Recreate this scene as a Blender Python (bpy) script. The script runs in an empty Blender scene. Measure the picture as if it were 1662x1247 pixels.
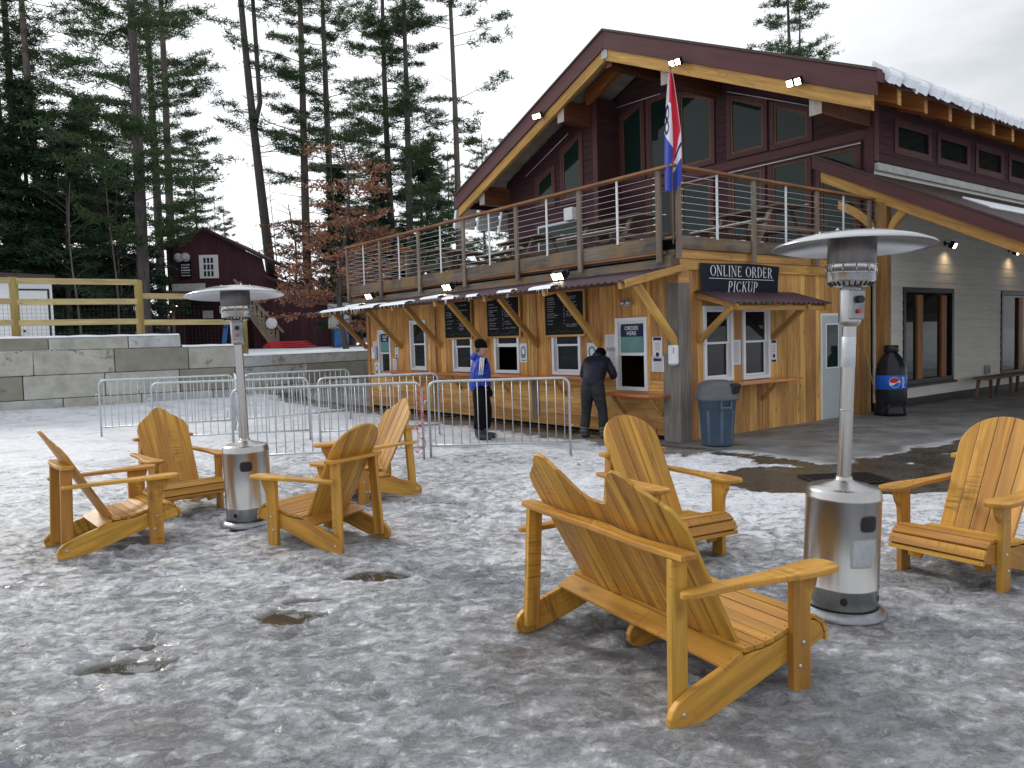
import bpy, math, random
import numpy as np
from mathutils import Vector, Matrix, noise
R_ = math.radians
random.seed(7)
S = bpy.context.scene
COL = S.collection

# ------------------------------------------------------------------ camera
F, CX, CY, EYE = 1250., 831., 623.5, 1.65
cam = bpy.data.cameras.new('camera'); cam_o = bpy.data.objects.new('camera', cam); COL.objects.link(cam_o)
cam.sensor_width = 36; cam.lens = F/1662*36; cam.clip_start = .05; cam.clip_end = 3000
CR = Matrix.Rotation(math.pi/2-R_(3.42), 3, 'X') @ Matrix.Rotation(R_(-1.67), 3, 'Z')
cam_o.matrix_world = Matrix.Translation((0, 0, EYE)) @ CR.to_4x4()
S.camera = cam_o
S.view_settings.view_transform = 'Standard'; S.view_settings.look = 'None'
S.view_settings.exposure = .28; S.view_settings.gamma = 1

# ------------------------------------------------------------------ sky and sun
SUN_EL, SUN_AZ = R_(30), R_(-48)       # behind the trees on the left
sd = Vector((math.sin(SUN_AZ)*math.cos(SUN_EL), math.cos(SUN_AZ)*math.cos(SUN_EL), math.sin(SUN_EL)))
W = bpy.data.worlds.new('World'); S.world = W; W.use_nodes = True
nt = W.node_tree; nt.nodes.clear()
def N(t, ty, **kw):
    n = t.nodes.new(ty)
    for k, v in kw.items():
        if k == 'ins':
            for a, b in v.items(): n.inputs[a].default_value = b
        else: setattr(n, k, v)
    return n
wo = N(nt, 'ShaderNodeOutputWorld')
sky = N(nt, 'ShaderNodeTexSky', sky_type='NISHITA', sun_disc=False, sun_elevation=SUN_EL, sun_rotation=SUN_AZ)
bsky = N(nt, 'ShaderNodeBackground', ins={'Strength': .10}); nt.links.new(sky.outputs[0], bsky.inputs[0])
tc = N(nt, 'ShaderNodeTexCoord')
mp = N(nt, 'ShaderNodeMapping', ins={'Scale': (1, 1, 2.6)}); nt.links.new(tc.outputs['Generated'], mp.inputs[0])
nz = N(nt, 'ShaderNodeTexNoise', ins={'Scale': 2.2, 'Detail': 6, 'Roughness': .55}); nt.links.new(mp.outputs[0], nz.inputs[0])
dot = N(nt, 'ShaderNodeVectorMath', operation='DOT_PRODUCT'); nt.links.new(tc.outputs['Generated'], dot.inputs[0]); dot.inputs[1].default_value = sd
glow = N(nt, 'ShaderNodeMapRange', ins={'From Min': .2, 'From Max': 1., 'To Min': .0, 'To Max': .42}); nt.links.new(dot.outputs['Value'], glow.inputs[0])
cr = N(nt, 'ShaderNodeMapRange', ins={'From Min': .3, 'From Max': .7, 'To Min': .62, 'To Max': .90}); nt.links.new(nz.outputs[0], cr.inputs[0])
ad = N(nt, 'ShaderNodeMath', operation='ADD'); nt.links.new(cr.outputs[0], ad.inputs[0]); nt.links.new(glow.outputs[0], ad.inputs[1])
bcl = N(nt, 'ShaderNodeBackground', ins={'Color': (.94, .965, 1, 1)}); nt.links.new(ad.outputs[0], bcl.inputs[1])
cf = N(nt, 'ShaderNodeMapRange', ins={'From Min': .30, 'From Max': .45, 'To Min': .80, 'To Max': 1.}); nt.links.new(nz.outputs[0], cf.inputs[0])
mx = N(nt, 'ShaderNodeMixShader'); nt.links.new(cf.outputs[0], mx.inputs[0]); nt.links.new(bsky.outputs[0], mx.inputs[1]); nt.links.new(bcl.outputs[0], mx.inputs[2])
nt.links.new(mx.outputs[0], wo.inputs[0])
sl = bpy.data.lights.new('sun', 'SUN'); sl.energy = 1.5; sl.angle = R_(10); sl.color = (1, .93, .82)
so = bpy.data.objects.new('sun', sl); COL.objects.link(so); so.rotation_euler = sd.to_track_quat('Z', 'Y').to_euler()

# ------------------------------------------------------------------ pixel helpers (layout measured on the photograph)
def ray(px, py): return CR @ Vector(((px-CX)/F, -(py-CY)/F, -1))
def gz(px, py, z=0):
    d = ray(px, py); t = (z-EYE)/d.z; return Vector((0, 0, EYE))+d*t
def atY(px, py, Y):
    d = ray(px, py); return Vector((0, 0, EYE))+d*(Y/d.y)

# ------------------------------------------------------------------ materials
def newmat(name):
    m = bpy.data.materials.new(name); m.use_nodes = True; t = m.node_tree
    return m, t, t.nodes['Principled BSDF'], t.links.new
def mul(c, k): return (min(1, c[0]*k), min(1, c[1]*k), min(1, c[2]*k), 1)
def M(name, base, rough=.6, metal=0, var=.2, scale=6, bump=0., bscale=60, spec=.35, stretch=(1, 1, 1), detail=5, emit=0, rvar=.0):
    m, t, p, L = newmat(name)
    co = N(t, 'ShaderNodeTexCoord'); mp = N(t, 'ShaderNodeMapping', ins={'Scale': stretch}); L(co.outputs['Object'], mp.inputs[0])
    n = N(t, 'ShaderNodeTexNoise', ins={'Scale': scale, 'Detail': detail, 'Roughness': .6}); L(mp.outputs[0], n.inputs[0])
    r = N(t, 'ShaderNodeValToRGB'); L(n.outputs[0], r.inputs[0])
    r.color_ramp.elements[0].position = .3; r.color_ramp.elements[1].position = .7
    r.color_ramp.elements[0].color = mul(base, 1-var); r.color_ramp.elements[1].color = mul(base, 1+var)
    L(r.outputs[0], p.inputs['Base Color'])
    p.inputs['Metallic'].default_value = metal; p.inputs['Specular IOR Level'].default_value = spec
    if rvar:
        q = N(t, 'ShaderNodeMapRange', ins={'To Min': max(0, rough-rvar), 'To Max': rough+rvar}); L(n.outputs[0], q.inputs[0]); L(q.outputs[0], p.inputs['Roughness'])
    else: p.inputs['Roughness'].default_value = rough
    if bump:
        n2 = N(t, 'ShaderNodeTexNoise', ins={'Scale': bscale, 'Detail': 4}); L(mp.outputs[0], n2.inputs[0])
        b = N(t, 'ShaderNodeBump', ins={'Strength': bump, 'Distance': .02}); L(n2.outputs[0], b.inputs['Height']); L(b.outputs[0], p.inputs['Normal'])
    if emit:
        p.inputs['Emission Color'].default_value = (*base, 1); p.inputs['Emission Strength'].default_value = emit
    return m
def wood(name, base, dark=.5, tone=.25, rough=.5, knots=.5, gscale=1., bump=.25, stain=None, coat=0., saw=0.):
    """boards: grain runs along the 'g' attribute that the mesh builder writes"""
    m, t, p, L = newmat(name)
    at = N(t, 'ShaderNodeAttribute', attribute_name='g')
    def mapped(sx, sy, sz):
        mp = N(t, 'ShaderNodeMapping', ins={'Scale': (sx*gscale, sy*gscale, sz)}); L(at.outputs['Vector'], mp.inputs[0]); return mp.outputs[0]
    n1 = N(t, 'ShaderNodeTexNoise', ins={'Scale': 1., 'Detail': 6, 'Roughness': .6, 'Distortion': .6}); L(mapped(1.3, 22, 1), n1.inputs[0])
    n2 = N(t, 'ShaderNodeTexNoise', ins={'Scale': 1., 'Detail': 3}); L(mapped(1.2, 5, 1), n2.inputs[0])
    wn = N(t, 'ShaderNodeTexWhiteNoise', noise_dimensions='1D')
    sx = N(t, 'ShaderNodeSeparateXYZ'); L(at.outputs['Vector'], sx.inputs[0]); L(sx.outputs[2], wn.inputs['W'])
    r = N(t, 'ShaderNodeValToRGB'); L(n1.outputs[0], r.inputs[0])
    r.color_ramp.elements[0].position = .32; r.color_ramp.elements[1].position = .66
    r.color_ramp.elements[0].color = mul(base, dark); r.color_ramp.elements[1].color = mul(base, 1.1)
    # broad patches
    mr = N(t, 'ShaderNodeMapRange', ins={'From Min': .35, 'From Max': .7, 'To Min': 1-tone*.7, 'To Max': 1+tone*.5}); L(n2.outputs[0], mr.inputs[0])
    mr2 = N(t, 'ShaderNodeMapRange', ins={'To Min': 1-tone, 'To Max': 1+tone*.7}); L(wn.outputs['Value'], mr2.inputs[0])
    mu = N(t, 'ShaderNodeMath', operation='MULTIPLY'); L(mr.outputs[0], mu.inputs[0]); L(mr2.outputs[0], mu.inputs[1])
    vm = N(t, 'ShaderNodeVectorMath', operation='SCALE'); L(r.outputs[0], vm.inputs[0]); L(mu.outputs[0], vm.inputs['Scale'])
    col = vm.outputs[0]
    hs = N(t, 'ShaderNodeHueSaturation'); L(col, hs.inputs['Color'])
    hm = N(t, 'ShaderNodeMapRange', ins={'To Min': .488, 'To Max': .51}); L(wn.outputs['Value'], hm.inputs[0]); L(hm.outputs[0], hs.inputs['Hue'])
    col = hs.outputs[0]
    if knots:
        vo = N(t, 'ShaderNodeTexVoronoi', ins={'Scale': 1.}); L(mapped(2.6, 6.5, 1), vo.inputs[0])
        k = N(t, 'ShaderNodeMapRange', ins={'From Min': .05, 'From Max': .17, 'To Min': knots, 'To Max': 0.}); L(vo.outputs['Distance'], k.inputs[0])
        mk = N(t, 'ShaderNodeMix', data_type='RGBA'); L(k.outputs[0], mk.inputs[0]); L(col, mk.inputs[6]); mk.inputs[7].default_value = mul(base, .28); col = mk.outputs[2]
    if saw:   # rough-sawn cross marks
        wv = N(t, 'ShaderNodeTexNoise', ins={'Scale': 1., 'Detail': 1}); L(mapped(60, 3, 1), wv.inputs[0])
        k = N(t, 'ShaderNodeMapRange', ins={'From Min': .52, 'From Max': .66, 'To Min': 0, 'To Max': saw}); L(wv.outputs[0], k.inputs[0])
        k2 = N(t, 'ShaderNodeMapRange', ins={'From Min': .55, 'From Max': .66, 'To Min': 0, 'To Max': 1}); L(n2.outputs[0], k2.inputs[0])
        k3 = N(t, 'ShaderNodeMath', operation='MULTIPLY'); L(k.outputs[0], k3.inputs[0]); L(k2.outputs[0], k3.inputs[1])
        mk = N(t, 'ShaderNodeMix', data_type='RGBA'); L(k3.outputs[0], mk.inputs[0]); L(col, mk.inputs[6]); mk.inputs[7].default_value = mul(base, .4); col = mk.outputs[2]
    if stain:
        co = N(t, 'ShaderNodeTexCoord'); n3 = N(t, 'ShaderNodeTexNoise', ins={'Scale': 1.7, 'Detail': 7, 'Roughness': .65}); L(co.outputs['Object'], n3.inputs[0])
        k = N(t, 'ShaderNodeMapRange', ins={'From Min': .47, 'From Max': .62, 'To Min': 0, 'To Max': .85}); L(n3.outputs[0], k.inputs[0])
        mk = N(t, 'ShaderNodeMix', data_type='RGBA'); L(k.outputs[0], mk.inputs[0]); L(col, mk.inputs[6]); mk.inputs[7].default_value = (*stain, 1); col = mk.outputs[2]
    L(col, p.inputs['Base Color']); p.inputs['Roughness'].default_value = rough; p.inputs['Specular IOR Level'].default_value = .3
    p.inputs['Coat Weight'].default_value = coat; p.inputs['Coat Roughness'].default_value = .3
    b = N(t, 'ShaderNodeBump', ins={'Strength': bump, 'Distance': .004}); L(n1.outputs[0], b.inputs['Height']); L(b.outputs[0], p.inputs['Normal'])
    return m
def glass(name, tint=(.02, .025, .03), mixf=.75, rough=.02, ior=1.55):
    m, t, p, L = newmat(name)
    p.inputs['Base Color'].default_value = (*tint, 1); p.inputs['Roughness'].default_value = rough; p.inputs['IOR'].default_value = ior; p.inputs['Specular IOR Level'].default_value = .5
    tr = N(t, 'ShaderNodeBsdfTransparent'); mxs = N(t, 'ShaderNodeMixShader', ins={0: mixf}); L(tr.outputs[0], mxs.inputs[1]); L(p.outputs[0], mxs.inputs[2])
    L(mxs.outputs[0], t.nodes['Material Output'].inputs[0]); return m

MT = {}
MT['chair'] = wood('honey_stained_pine', (.56, .285, .048), dark=.70, tone=.27, rough=.5, knots=.6, coat=.12, saw=.75)
MT['pine'] = wood('fresh_pine_boards', (.66, .36, .115), dark=.62, tone=.34, rough=.6, knots=.7)
MT['pinedk'] = wood('stained_pine_boards', (.70, .345, .100), dark=.55, tone=.38, rough=.6, knots=.75)
MT['timber'] = wood('golden_timber', (.56, .31, .085), dark=.6, tone=.25, rough=.55, knots=.5)
MT['browntimber'] = wood('brown_timber', (.30, .155, .06), dark=.6, tone=.2, rough=.55, knots=.4)
MT['glulam'] = wood('dark_red_glulam', (.15, .058, .028), dark=.6, tone=.25, rough=.5, knots=.2)
MT['orangebeam'] = wood('orange_stained_beam', (.36, .13, .035), dark=.6, tone=.2, rough=.5, knots=.2)
MT['shelf'] = wood('varnished_orange_shelf', (.62, .19, .04), dark=.65, tone=.2, rough=.25, knots=.3, coat=.6)
MT['grey'] = wood('weathered_grey_wood', (.20, .17, .145), dark=.5, tone=.3, rough=.8, knots=.2, stain=(.23, .15, .07))
MT['greypost'] = wood('silvered_post_wood', (.24, .225, .205), dark=.55, tone=.2, rough=.8, knots=.15, stain=(.15, .14, .13))
MT['post'] = wood('weathered_post_wood', (.30, .235, .17), dark=.5, tone=.25, rough=.8, knots=.2, stain=(.16, .14, .13))
MT['rail'] = wood('red_cedar_rail', (.34, .145, .06), dark=.5, tone=.3, rough=.7, knots=.2, stain=(.17, .10, .06))
MT['whitewood'] = wood('pale_soffit_boards', (.42, .38, .33), dark=.75, tone=.15, rough=.7, knots=.3)
MT['maroon'] = wood('maroon_siding', (.058, .022, .027), dark=.8, tone=.14, rough=.75, knots=0)
MT['maroon2'] = wood('maroon_fascia', (.095, .034, .038), dark=.75, tone=.16, rough=.6, knots=0, stain=(.085, .033, .034))
MT['cabin'] = wood('maroon_vertical_boards', (.070, .026, .034), dark=.75, tone=.15, rough=.8, knots=0)
MT['greysiding'] = wood('pale_grey_siding', (.74, .73, .68), dark=.94, tone=.05, rough=.7, knots=0, bump=.05)
MT['lumber'] = wood('treated_yellow_lumber', (.50, .40, .20), dark=.75, tone=.18, rough=.75, knots=.45)
MT['lumberpost'] = wood('treated_green_post', (.42, .33, .11), dark=.65, tone=.18, rough=.75, knots=.35)
MT['table'] = wood('weathered_table_wood', (.20, .14, .11), dark=.55, tone=.3, rough=.8, knots=.3)
MT['roofmetal'] = M('plum_metal_roofing', (.075, .045, .062), .38, .3, .2, 3, bump=.05)
MT['darkroof'] = M('brown_roofing', (.06, .038, .036), .6, .1, .2, 5)
def blockmat():
    m, t, p, L = newmat('stained_concrete')
    oi = N(t, 'ShaderNodeObjectInfo'); co = N(t, 'ShaderNodeTexCoord'); g = N(t, 'ShaderNodeNewGeometry')
    def nn(sc, det, ro, src='Object'):
        ad = N(t, 'ShaderNodeVectorMath', operation='ADD'); L(g.outputs['Position'], ad.inputs[0]); sx = N(t, 'ShaderNodeVectorMath', operation='SCALE', ins={'Scale': 37.}); cb_ = N(t, 'ShaderNodeCombineXYZ'); L(oi.outputs['Random'], cb_.inputs[0]); L(cb_.outputs[0], sx.inputs[0]); L(sx.outputs[0], ad.inputs[1])
        n = N(t, 'ShaderNodeTexNoise', ins={'Scale': sc, 'Detail': det, 'Roughness': ro}); L(ad.outputs[0], n.inputs[0]); return n.outputs[0]
    def rp(v, a, b, c0, c1):
        r = N(t, 'ShaderNodeValToRGB'); L(v, r.inputs[0]); r.color_ramp.elements[0].position = a; r.color_ramp.elements[1].position = b; r.color_ramp.elements[0].color = (*c0, 1); r.color_ramp.elements[1].color = (*c1, 1); return r.outputs[0]
    def mx(f, a, b):
        n = N(t, 'ShaderNodeMix', data_type='RGBA'); L(f, n.inputs[0]); L(a, n.inputs[6])
        if isinstance(b, tuple): n.inputs[7].default_value = (*b, 1)
        else: L(b, n.inputs[7])
        return n.outputs[2]
    base = rp(oi.outputs['Random'], 0, 1, (.50, .54, .56), (.47, .45, .37)); v = rp(nn(2.2, 8, .65), .35, .65, (.70, .70, .70), (1.1, 1.1, 1.1))
    mu = N(t, 'ShaderNodeMix', data_type='RGBA', blend_type='MULTIPLY', ins={0: 1.}); L(base, mu.inputs[6]); L(v, mu.inputs[7])
    st_ = rp(nn(1.1, 9, .72), .56, .62, (0, 0, 0), (.75, .75, .75)); col = mx(st_, mu.outputs[2], (.13, .125, .105))
    # darker where the block is wet: random whole blocks
    wet = N(t, 'ShaderNodeMapRange', ins={'From Min': .80, 'From Max': .82, 'To Min': 0, 'To Max': .6}); L(oi.outputs['Random'], wet.inputs[0]); col = mx(wet.outputs[0], col, (.15, .145, .12))
    L(col, p.inputs['Base Color']); p.inputs['Roughness'].default_value = .85
    b = N(t, 'ShaderNodeBump', ins={'Strength': .6, 'Distance': .02}); L(nn(26, 6, .7), b.inputs['Height']); L(b.outputs[0], p.inputs['Normal']); return m
MT['snow'] = M('clean_snow', (.80, .84, .90), .6, var=.05, scale=4, bump=.5, bscale=14)
MT['conc'] = None
MT['galv'] = M('galvanised_steel', (.52, .55, .58), .42, .75, .12, 20)
MT['steel'] = M('stainless_steel', (.42, .415, .41), .27, 1., .10, 7, stretch=(1, 1, .08), rvar=.07)
MT['steelbase'] = M('dull_wet_steel', (.25, .26, .28), .35, .9, .3, 9, rvar=.1)
MT['steeldk'] = M('heat_stained_steel', (.20, .17, .15), .4, .9, .3, 12)
MT['alu'] = M('polished_aluminium', (.48, .49, .51), .22, .97, .05, 6, rvar=.06)
MT['mesh'] = M('dark_perforated_metal', (.13, .12, .12), .32, .85, .55, 9, stretch=(1, 1, .12), bump=.25, bscale=160)  # stretched light and dark streaks in the colour imitate reflections
MT['black'] = M('black_plastic', (.014, .014, .016), .4, var=.3)
MT['dark'] = M('dark_interior', (.020, .018, .017), .9, var=.3, spec=.12)
MT['brownin'] = M('brown_interior', (.09, .055, .035), .9, var=.3)
MT['white'] = M('white_vinyl', (.74, .75, .79), .4, var=.03)
MT['whitemetal'] = M('white_metal', (.66, .68, .70), .4, .2, var=.05)
MT['door'] = M('pale_grey_door_paint', (.44, .50, .52), .5, var=.04)
MT['paper'] = M('white_paper', (.66, .66, .70), .7, var=.04)
MT['navy'] = M('navy_print', (.022, .022, .075), .5, var=.1, spec=.12)
MT['teal'] = M('teal_print', (.10, .26, .24), .5, var=.08)
MT['print'] = M('grey_print', (.22, .23, .27), .6, var=.2)
MT['chalk'] = M('chalkboard_black', (.010, .011, .012), .6, var=.4, scale=4, spec=.12)
MT['chalkw'] = M('chalk_marks', (.24, .25, .27), .9, var=.3, scale=30)
MT['chalkc'] = M('coloured_chalk_marks', (.38, .2, .25), .9, var=.5, scale=9)
MT['banner'] = M('dark_banner_vinyl', (.008, .012, .024), .4, var=.2, spec=.12)
MT['letter'] = M('white_lettering', (.72, .74, .78), .5, var=.02)
MT['red'] = M('flag_red', (.55, .025, .05), .65, var=.08)
MT['flagw'] = M('flag_white', (.68, .66, .74), .65, var=.04)
MT['flagb'] = M('flag_blue', (.03, .06, .36), .65, var=.1)
MT['bluejk'] = M('blue_puffer_cloth', (.010, .042, .36), .45, var=.3, scale=8, bump=1., bscale=11, stretch=(1, 1, 2.6))
MT['navyjk'] = M('navy_jacket_cloth', (.009, .011, .028), .6, var=.35, scale=8, bump=1., bscale=9, stretch=(1, 1, 1.6))
MT['pants'] = M('dark_grey_trousers', (.020, .021, .026), .7, var=.35, scale=8, bump=1., bscale=10, stretch=(1, 1, 1.8))
MT['pantsb'] = M('black_trousers', (.005, .005, .007), .8, var=.3, scale=8, bump=.4, bscale=14, spec=.12)
MT['knit'] = M('black_knit', (.004, .004, .005), .95, var=.3, scale=50, bump=.6, bscale=140, spec=.12)
MT['skin'] = M('skin', (.52, .28, .21), .5, var=.06)
MT['boot'] = M('grey_ski_boot', (.055, .06, .07), .35, var=.5, scale=14)
MT['can'] = M('blue_grey_can_plastic', (.085, .13, .19), .45, var=.12)
MT['canlid'] = M('grey_can_lid_plastic', (.10, .11, .125), .4, var=.12)
MT['bottle'] = M('dark_bottle_plastic', (.010, .012, .018), .3, var=.3)
MT['labelb'] = M('bright_blue_label', (.01, .11, .55), .35, var=.1)
MT['bark'] = M('pine_bark', (.085, .072, .072), .95, var=.45, scale=3, bump=1, bscale=9, stretch=(4, 4, .6))
MT['barklt'] = M('grey_bark', (.125, .105, .092), .95, var=.4, scale=3, bump=1, bscale=9, stretch=(4, 4, .6))
MT['plate'] = M('grey_green_hill', (.045, .06, .062), .95, var=.4, scale=.05)  # the hill's own grey-green colour
MT['redplastic'] = M('red_plastic', (.5, .02, .03), .4)
MT['blueplastic'] = M('blue_plastic', (.02, .12, .35), .4)
MT['greybox'] = M('grey_metal_box', (.36, .38, .37), .5, .2)
MT['yellow'] = M('yellow_sticker', (.75, .6, .02), .5)
MT['lampon'] = M('lit_lamp', (1, .86, .62), .5, emit=14)
MT['lampwarm'] = M('warm_lit_lamp', (1, .62, .3), .5, emit=8)
MT['glass'] = glass('window_glass', (.015, .018, .022), .7, .02, 1.45)
MT['glassdk'] = glass('lodge_window_glass', (.010, .022, .020), .97, .03, 1.33)
def leafmat(name, base, trans=.25):
    m, t, p, L = newmat(name)
    oi = N(t, 'ShaderNodeObjectInfo'); g = N(t, 'ShaderNodeNewGeometry')
    mr = N(t, 'ShaderNodeMapRange', ins={'To Min': .55, 'To Max': 1.6}); L(g.outputs['Random Per Island'], mr.inputs[0])
    vm = N(t, 'ShaderNodeVectorMath', operation='SCALE'); vm.inputs[0].default_value = base; L(mr.outputs[0], vm.inputs['Scale'])
    L(vm.outputs[0], p.inputs['Base Color']); p.inputs['Roughness'].default_value = .6; p.inputs['Specular IOR Level'].default_value = .25
    tl = N(t, 'ShaderNodeBsdfTranslucent'); L(vm.outputs[0], tl.inputs[0])
    ms = N(t, 'ShaderNodeMixShader', ins={0: trans}); L(p.outputs[0], ms.inputs[1]); L(tl.outputs[0], ms.inputs[2]); L(ms.outputs[0], t.nodes['Material Output'].inputs[0])
    return m
MT['needle'] = leafmat('pine_needles', (.048, .085, .032))
MT['needledk'] = leafmat('hemlock_needles', (.026, .052, .028))
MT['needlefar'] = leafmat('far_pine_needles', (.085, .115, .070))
MT['oakleaf'] = leafmat('dry_oak_leaves', (.25, .12, .075), .3)

MT['conc'] = blockmat()
# ------------------------------------------------------------------ mesh builder
SEED = [0]
class MB:
    def __init__(s): s.v = []; s.f = []; s.g = []; s.mi = []; s.sm = []
    def add(s, vs, fs, g=None, mi=0, sm=False):
        o = len(s.v); s.v += [tuple(p) for p in vs]
        if g is None:
            SEED[0] += 1; sd_ = SEED[0]*1.37
            ex = [max(p[i] for p in vs)-min(p[i] for p in vs) for i in range(3)]; ax = ex.index(max(ex)); a, b = [i for i in range(3) if i != ax]
            g = [(p[ax], p[a]+p[b]*.8, sd_) for p in vs]
        s.g += g; s.f += [tuple(i+o for i in f) for f in fs]; s.mi += [mi]*len(fs); s.sm += [sm]*len(fs); return s
    def box(s, c, d, R=None, mi=0):
        """c centre, d full sizes, R rotation matrix"""
        loc = [Vector((x*d[0]/2, y*d[1]/2, z*d[2]/2)) for x in (-1, 1) for y in (-1, 1) for z in (-1, 1)]
        SEED[0] += 1; sd_ = SEED[0]*1.37; ax = list(d).index(max(d)); a, b = [i for i in range(3) if i != ax]
        g = [(p[ax]+sd_*3, p[a]+p[b]*.8, sd_) for p in loc]
        c = Vector(c); vs = [(R @ p if R else p)+c for p in loc]
        return s.add(vs, [(0, 1, 3, 2), (4, 6, 7, 5), (0, 4, 5, 1), (2, 3, 7, 6), (0, 2, 6, 4), (1, 5, 7, 3)], g, mi)
    def rng(s, x0, x1, y0, y1, z0, z1, mi=0):
        return s.box(((x0+x1)/2, (y0+y1)/2, (z0+z1)/2), (abs(x1-x0), abs(y1-y0), abs(z1-z0)), None, mi)
    def beam(s, p0, p1, w, h, up=(0, 0, 1), mi=0):
        p0, p1 = Vector(p0), Vector(p1); d = p1-p0; x = d.normalized(); y = Vector(up).cross(x)
        if y.length < 1e-4: y = Vector((1, 0, 0)).cross(x)
        y.normalize(); z = x.cross(y); R = Matrix((x, y, z)).transposed()
        return s.box((p0+p1)/2, (d.length, w, h), R, mi)
    def prism(s, poly, o, ux, uy, t, mi=0, along=None):
        """poly 2D -> 3D o+ux*x+uy*y, thickness t along ux x uy (centred)"""
        o, ux, uy = Vector(o), Vector(ux), Vector(uy); n = ux.cross(uy).normalized()*t/2; k = len(poly)
        vs = [o+ux*p[0]+uy*p[1]-n for p in poly]+[o+ux*p[0]+uy*p[1]+n for p in poly]
        fs = [tuple(range(k-1, -1, -1)), tuple(range(k, 2*k))]+[(i, (i+1) % k, (i+1) % k+k, i+k) for i in range(k)]
        g = None
        if along is not None:
            SEED[0] += 1; sd_ = SEED[0]*1.37; a = Vector(along).normalized(); pr = (-a.y, a.x)
            g = [(p[0]*a.x+p[1]*a.y+sd_, p[0]*pr[0]+p[1]*pr[1], sd_) for p in poly]; g = g+[(q[0], q[1]+t*.8, q[2]) for q in g]
        return s.add(vs, fs, g, mi)
    def tube(s, path, r, n=8, mi=0, closed=False, cap=True):
        P = [Vector(p) for p in path]; K = len(P); rs = r if isinstance(r, (list, tuple)) else [r]*K
        vs = []; fs = []; g = []; SEED[0] += 1; sd_ = SEED[0]*1.37; L = 0; ref = None
        for i, p in enumerate(P):
            a = P[i-1] if (i or closed) else P[i]; b = P[(i+1) % K] if (i < K-1 or closed) else P[i]; d = (b-a)
            d = d.normalized() if d.length > 1e-7 else Vector((0, 0, 1))
            if ref is None: ref = Vector((0, 0, 1)) if abs(d.z) < .9 else Vector((1, 0, 0))
            x = (ref-d*ref.dot(d)).normalized(); y = d.cross(x); ref = x
            if i: L += (p-P[i-1]).length
            for j in range(n):
                th = 2*math.pi*j/n; vs.append(p+x*math.cos(th)*rs[i]+y*math.sin(th)*rs[i]); g.append((L+sd_, j*.05, sd_))
        for i in range(K if closed else K-1):
            for j in range(n):
                a = i*n+j; b = i*n+(j+1) % n; c = ((i+1) % K)*n+(j+1) % n; d = ((i+1) % K)*n+j; fs.append((a, b, c, d))
        s.add(vs, fs, g, mi, True)
        if not closed and cap:
            o = len(s.v)-len(vs); s.f += [tuple(o+j for j in range(n-1, -1, -1)), tuple(o+(K-1)*n+j for j in range(n))]; s.mi += [mi]*2; s.sm += [False]*2
        return s
    def lathe(s, prof, n=32, c=(0, 0, 0), R=None, mi=0, a0=0, a1=None, smooth=True):
        full = a1 is None; a1 = a0+2*math.pi if full else a1; m = n if full else n+1; vs = []; fs = []; c = Vector(c)
        for (r, z) in prof:
            for j in range(m):
                th = a0+(a1-a0)*j/n; p = Vector((r*math.cos(th), r*math.sin(th), z)); vs.append((R @ p if R else p)+c)
        for i in range(len(prof)-1):
            for j in range(n):
                a = i*m+j; b = i*m+(j+1) % m; fs.append((a, b, b+m, a+m))
        return s.add(vs, fs, None, mi, smooth)
    def sphere(s, c, r, n=12, mi=0):
        r = r if isinstance(r, (tuple, list)) else (r, r, r); vs = []; fs = []; h = n//2
        for i in range(h+1):
            for j in range(n):
                a = math.pi*i/h; b = 2*math.pi*j/n; vs.append((c[0]+r[0]*math.sin(a)*math.cos(b), c[1]+r[1]*math.sin(a)*math.sin(b), c[2]+r[2]*math.cos(a)))
        for i in range(h):
            for j in range(n): fs.append((i*n+j, (i+1)*n+j, (i+1)*n+(j+1) % n, i*n+(j+1) % n))
        return s.add(vs, fs, None, mi, True)
    def build(s, name, mat, parent=None, bevel=0, loc=None, rot=None, seg=2, angle=None):
        me = bpy.data.meshes.new(name); me.from_pydata(s.v, [], s.f)
        for m in (mat if isinstance(mat, (list, tuple)) else [mat]): me.materials.append(MT[m] if isinstance(m, str) else m)
        me.polygons.foreach_set('material_index', s.mi); me.polygons.foreach_set('use_smooth', s.sm)
        at = me.attributes.new('g', 'FLOAT_VECTOR', 'POINT'); at.data.foreach_set('vector', np.array(s.g, 'f').ravel())
        me.validate(); me.update()
        o = bpy.data.objects.new(name, me); COL.objects.link(o)
        if parent: o.parent = parent
        if loc is not None: o.location = loc
        if rot is not None: o.rotation_euler = (0, 0, rot)
        if bevel:
            b = o.modifiers.new('bevel', 'BEVEL'); b.width = bevel; b.segments = seg; b.limit_method = 'ANGLE'; b.angle_limit = R_(40)
        return o
def tag(o, label=None, cat=None, group=None, kind=None):
    for k, v in (('label', label), ('category', cat), ('group', group), ('kind', kind)):
        if v: o[k] = v
    return o
def thing(name, label, cat, loc=(0, 0, 0), rot=0, group=None):
    o = bpy.data.objects.new(name, None); COL.objects.link(o); o.location = loc; o.rotation_euler = (0, 0, rot); o.empty_display_size = .2
    return tag(o, label, cat, group)
def copy_tree(o, loc=None, rot=None, label=None):
    def cp(x, par):
        c = x.copy(); COL.objects.link(c); c.parent = par
        for ch in kids.get(x.name, []): cp(ch, c)
        return c
    kids = {}
    for x in COL.objects:
        if x.parent: kids.setdefault(x.parent.name, []).append(x)
    c = cp(o, None)
    if loc is not None: c.location = loc
    if rot is not None: c.rotation_euler = (0, 0, rot)
    if label: c['label'] = label
    return c
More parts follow.
